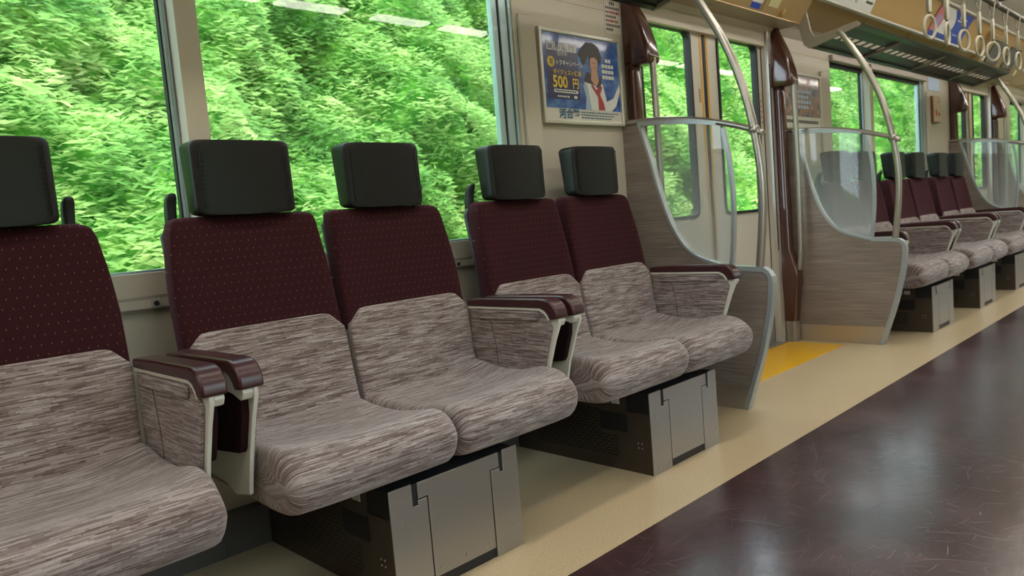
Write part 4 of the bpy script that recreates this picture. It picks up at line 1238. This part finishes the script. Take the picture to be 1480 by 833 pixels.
# ------------------------------------------------------------------ outside
q = MB(); q.box(-30, 60, -40, 40, -1.4, -1.3); struct(q.build('ground', mat('trackside_gravel', (96, 92, 84), 0.95)))
def hill_y(z): return 4.1+(z+1.3)*0.62
rng = np.random.default_rng(5)
M_SOIL = mat('undergrowth', (46, 92, 28), 0.95, spec=0.1)
nx, nz = 260, 60
X_ = np.linspace(-5, 42, nx); Z_ = np.linspace(-1.3, 9.0, nz)
def hn(x, z):
    return 0.22*np.sin(x*1.7+z*0.9)+0.16*np.sin(x*3.1-z*2.3+1)+0.12*np.sin(x*5.3+z*4.1+2)+0.07*np.sin(x*9.7-z*7.3)+0.05*np.sin(x*15.1+z*12.7)
rows = [[(float(x), float(hill_y(z)+hn(x, z)), float(z)) for x in X_] for z in Z_]
q = MB(); q.sheet(rows, M_SOIL)
t = NT(M_SOIL); n_ = t.noise(t.obj(), 3.5, 6, 0.7)
t.l(t.ramp(n_, [(0.3, srgb(26, 62, 22)), (0.5, srgb(60, 118, 36)), (0.7, srgb(128, 176, 70))]), t.b.inputs['Base Color'])
struct(q.build('hillside', None, fix=False))

def foliage_mat():
    m = mat('leafy_greens', (110, 180, 60), 0.6, spec=0.2)
    t = NT(m); g = t.n('ShaderNodeNewGeometry')
    rnd = g.outputs['Random Per Island']
    clump = t.noise(t.mapping(g.outputs['Position'], (1.0, 1, 1.6)), 1.3, 4, 0.6)
    v = t.math('ADD', t.math('MULTIPLY', rnd, 0.14), t.math('MULTIPLY', clump, 1.05))
    col = t.ramp(v, [(0.30, srgb(58, 96, 48)), (0.45, srgb(92, 138, 62)), (0.60, srgb(128, 168, 84)), (0.75, srgb(166, 190, 112)), (0.90, srgb(196, 190, 138))])
    t.l(col, t.b.inputs['Base Color'])
    tr = t.n('ShaderNodeBsdfTranslucent'); t.l(col, tr.inputs[0])
    mx = t.n('ShaderNodeMixShader'); mx.inputs[0].default_value = 0.35
    t.l(t.b.outputs[0], mx.inputs[1]); t.l(tr.outputs[0], mx.inputs[2])
    t.l(mx.outputs[0], m.node_tree.nodes['Material Output'].inputs[0])
    return m
def leaves(N, x0, x1, z0, z1, size):
    x = rng.uniform(x0, x1, N); z = rng.uniform(z0, z1, N)
    off = rng.uniform(0.0, 0.22, N)
    # clumps push out towards the track
    cl_ = 0.28*np.maximum(0, np.sin(x*2.3+np.sin(z*3)*1.2)*np.sin(z*3.7+x*0.9))
    y = hill_y(z)+hn(x, z)-off-cl_
    L = size*rng.uniform(0.6, 1.7, N); Wd = L*rng.uniform(0.16, 0.32, N)
    az = rng.normal(0, 0.6, N); tilt = rng.normal(0.65, 0.35, N); roll = rng.normal(0, 0.28, N)
    a = np.stack([np.cos(roll)*np.cos(az), np.cos(roll)*np.sin(az), np.sin(roll)], 1)
    nrm = np.stack([np.sin(az)*np.cos(tilt), -np.cos(az)*np.cos(tilt), np.sin(tilt)], 1)
    nrm -= a*np.sum(a*nrm, 1)[:, None]; nrm /= np.linalg.norm(nrm, axis=1)[:, None]
    b = np.cross(nrm, a)
    c = np.stack([x, y, z], 1)
    V = np.stack([c-a*L[:, None]*0.5, c-b*Wd[:, None]*0.5+a*L[:, None]*0.05, c+a*L[:, None]*0.5, c+b*Wd[:, None]*0.5+a*L[:, None]*0.05], 1)
    return V.reshape(-1, 3)
V = np.concatenate([leaves(140000, -1.5, 9.0, -1.0, 4.6, 0.078), leaves(60000, 9.0, 20, -1.0, 6.5, 0.085), leaves(26000, 20, 40, -1, 9, 0.15), leaves(9000, -5, 9, 4.6, 9, 0.16)])
me = bpy.data.meshes.new('foliage'); nf = len(V)//4
me.vertices.add(len(V)); me.vertices.foreach_set('co', V.astype(np.float32).ravel())
me.loops.add(len(V)); me.loops.foreach_set('vertex_index', np.arange(len(V), dtype=np.int32))
me.polygons.add(nf); me.polygons.foreach_set('loop_start', np.arange(0, len(V), 4, dtype=np.int32))
me.update(calc_edges=True); me.materials.append(foliage_mat())
fo = bpy.data.objects.new('hillside_foliage', me); C.objects.link(fo)
tag(fo, 'dense bright green leaves covering the bank outside the windows', 'foliage', None, 'stuff')

rows = [[(float(x), float(-7.0-(z+1.3)*0.7-hn(x*0.8, z)*1.5), float(z)) for x in X_[::2]] for z in np.linspace(-1.3, 3.5, 26)]
q = MB(); q.sheet(rows, M_SOIL); struct(q.build('sky_blocking_bank', None, fix=False))  # unseen bank, added to keep bright sky out of the left panes' reflections
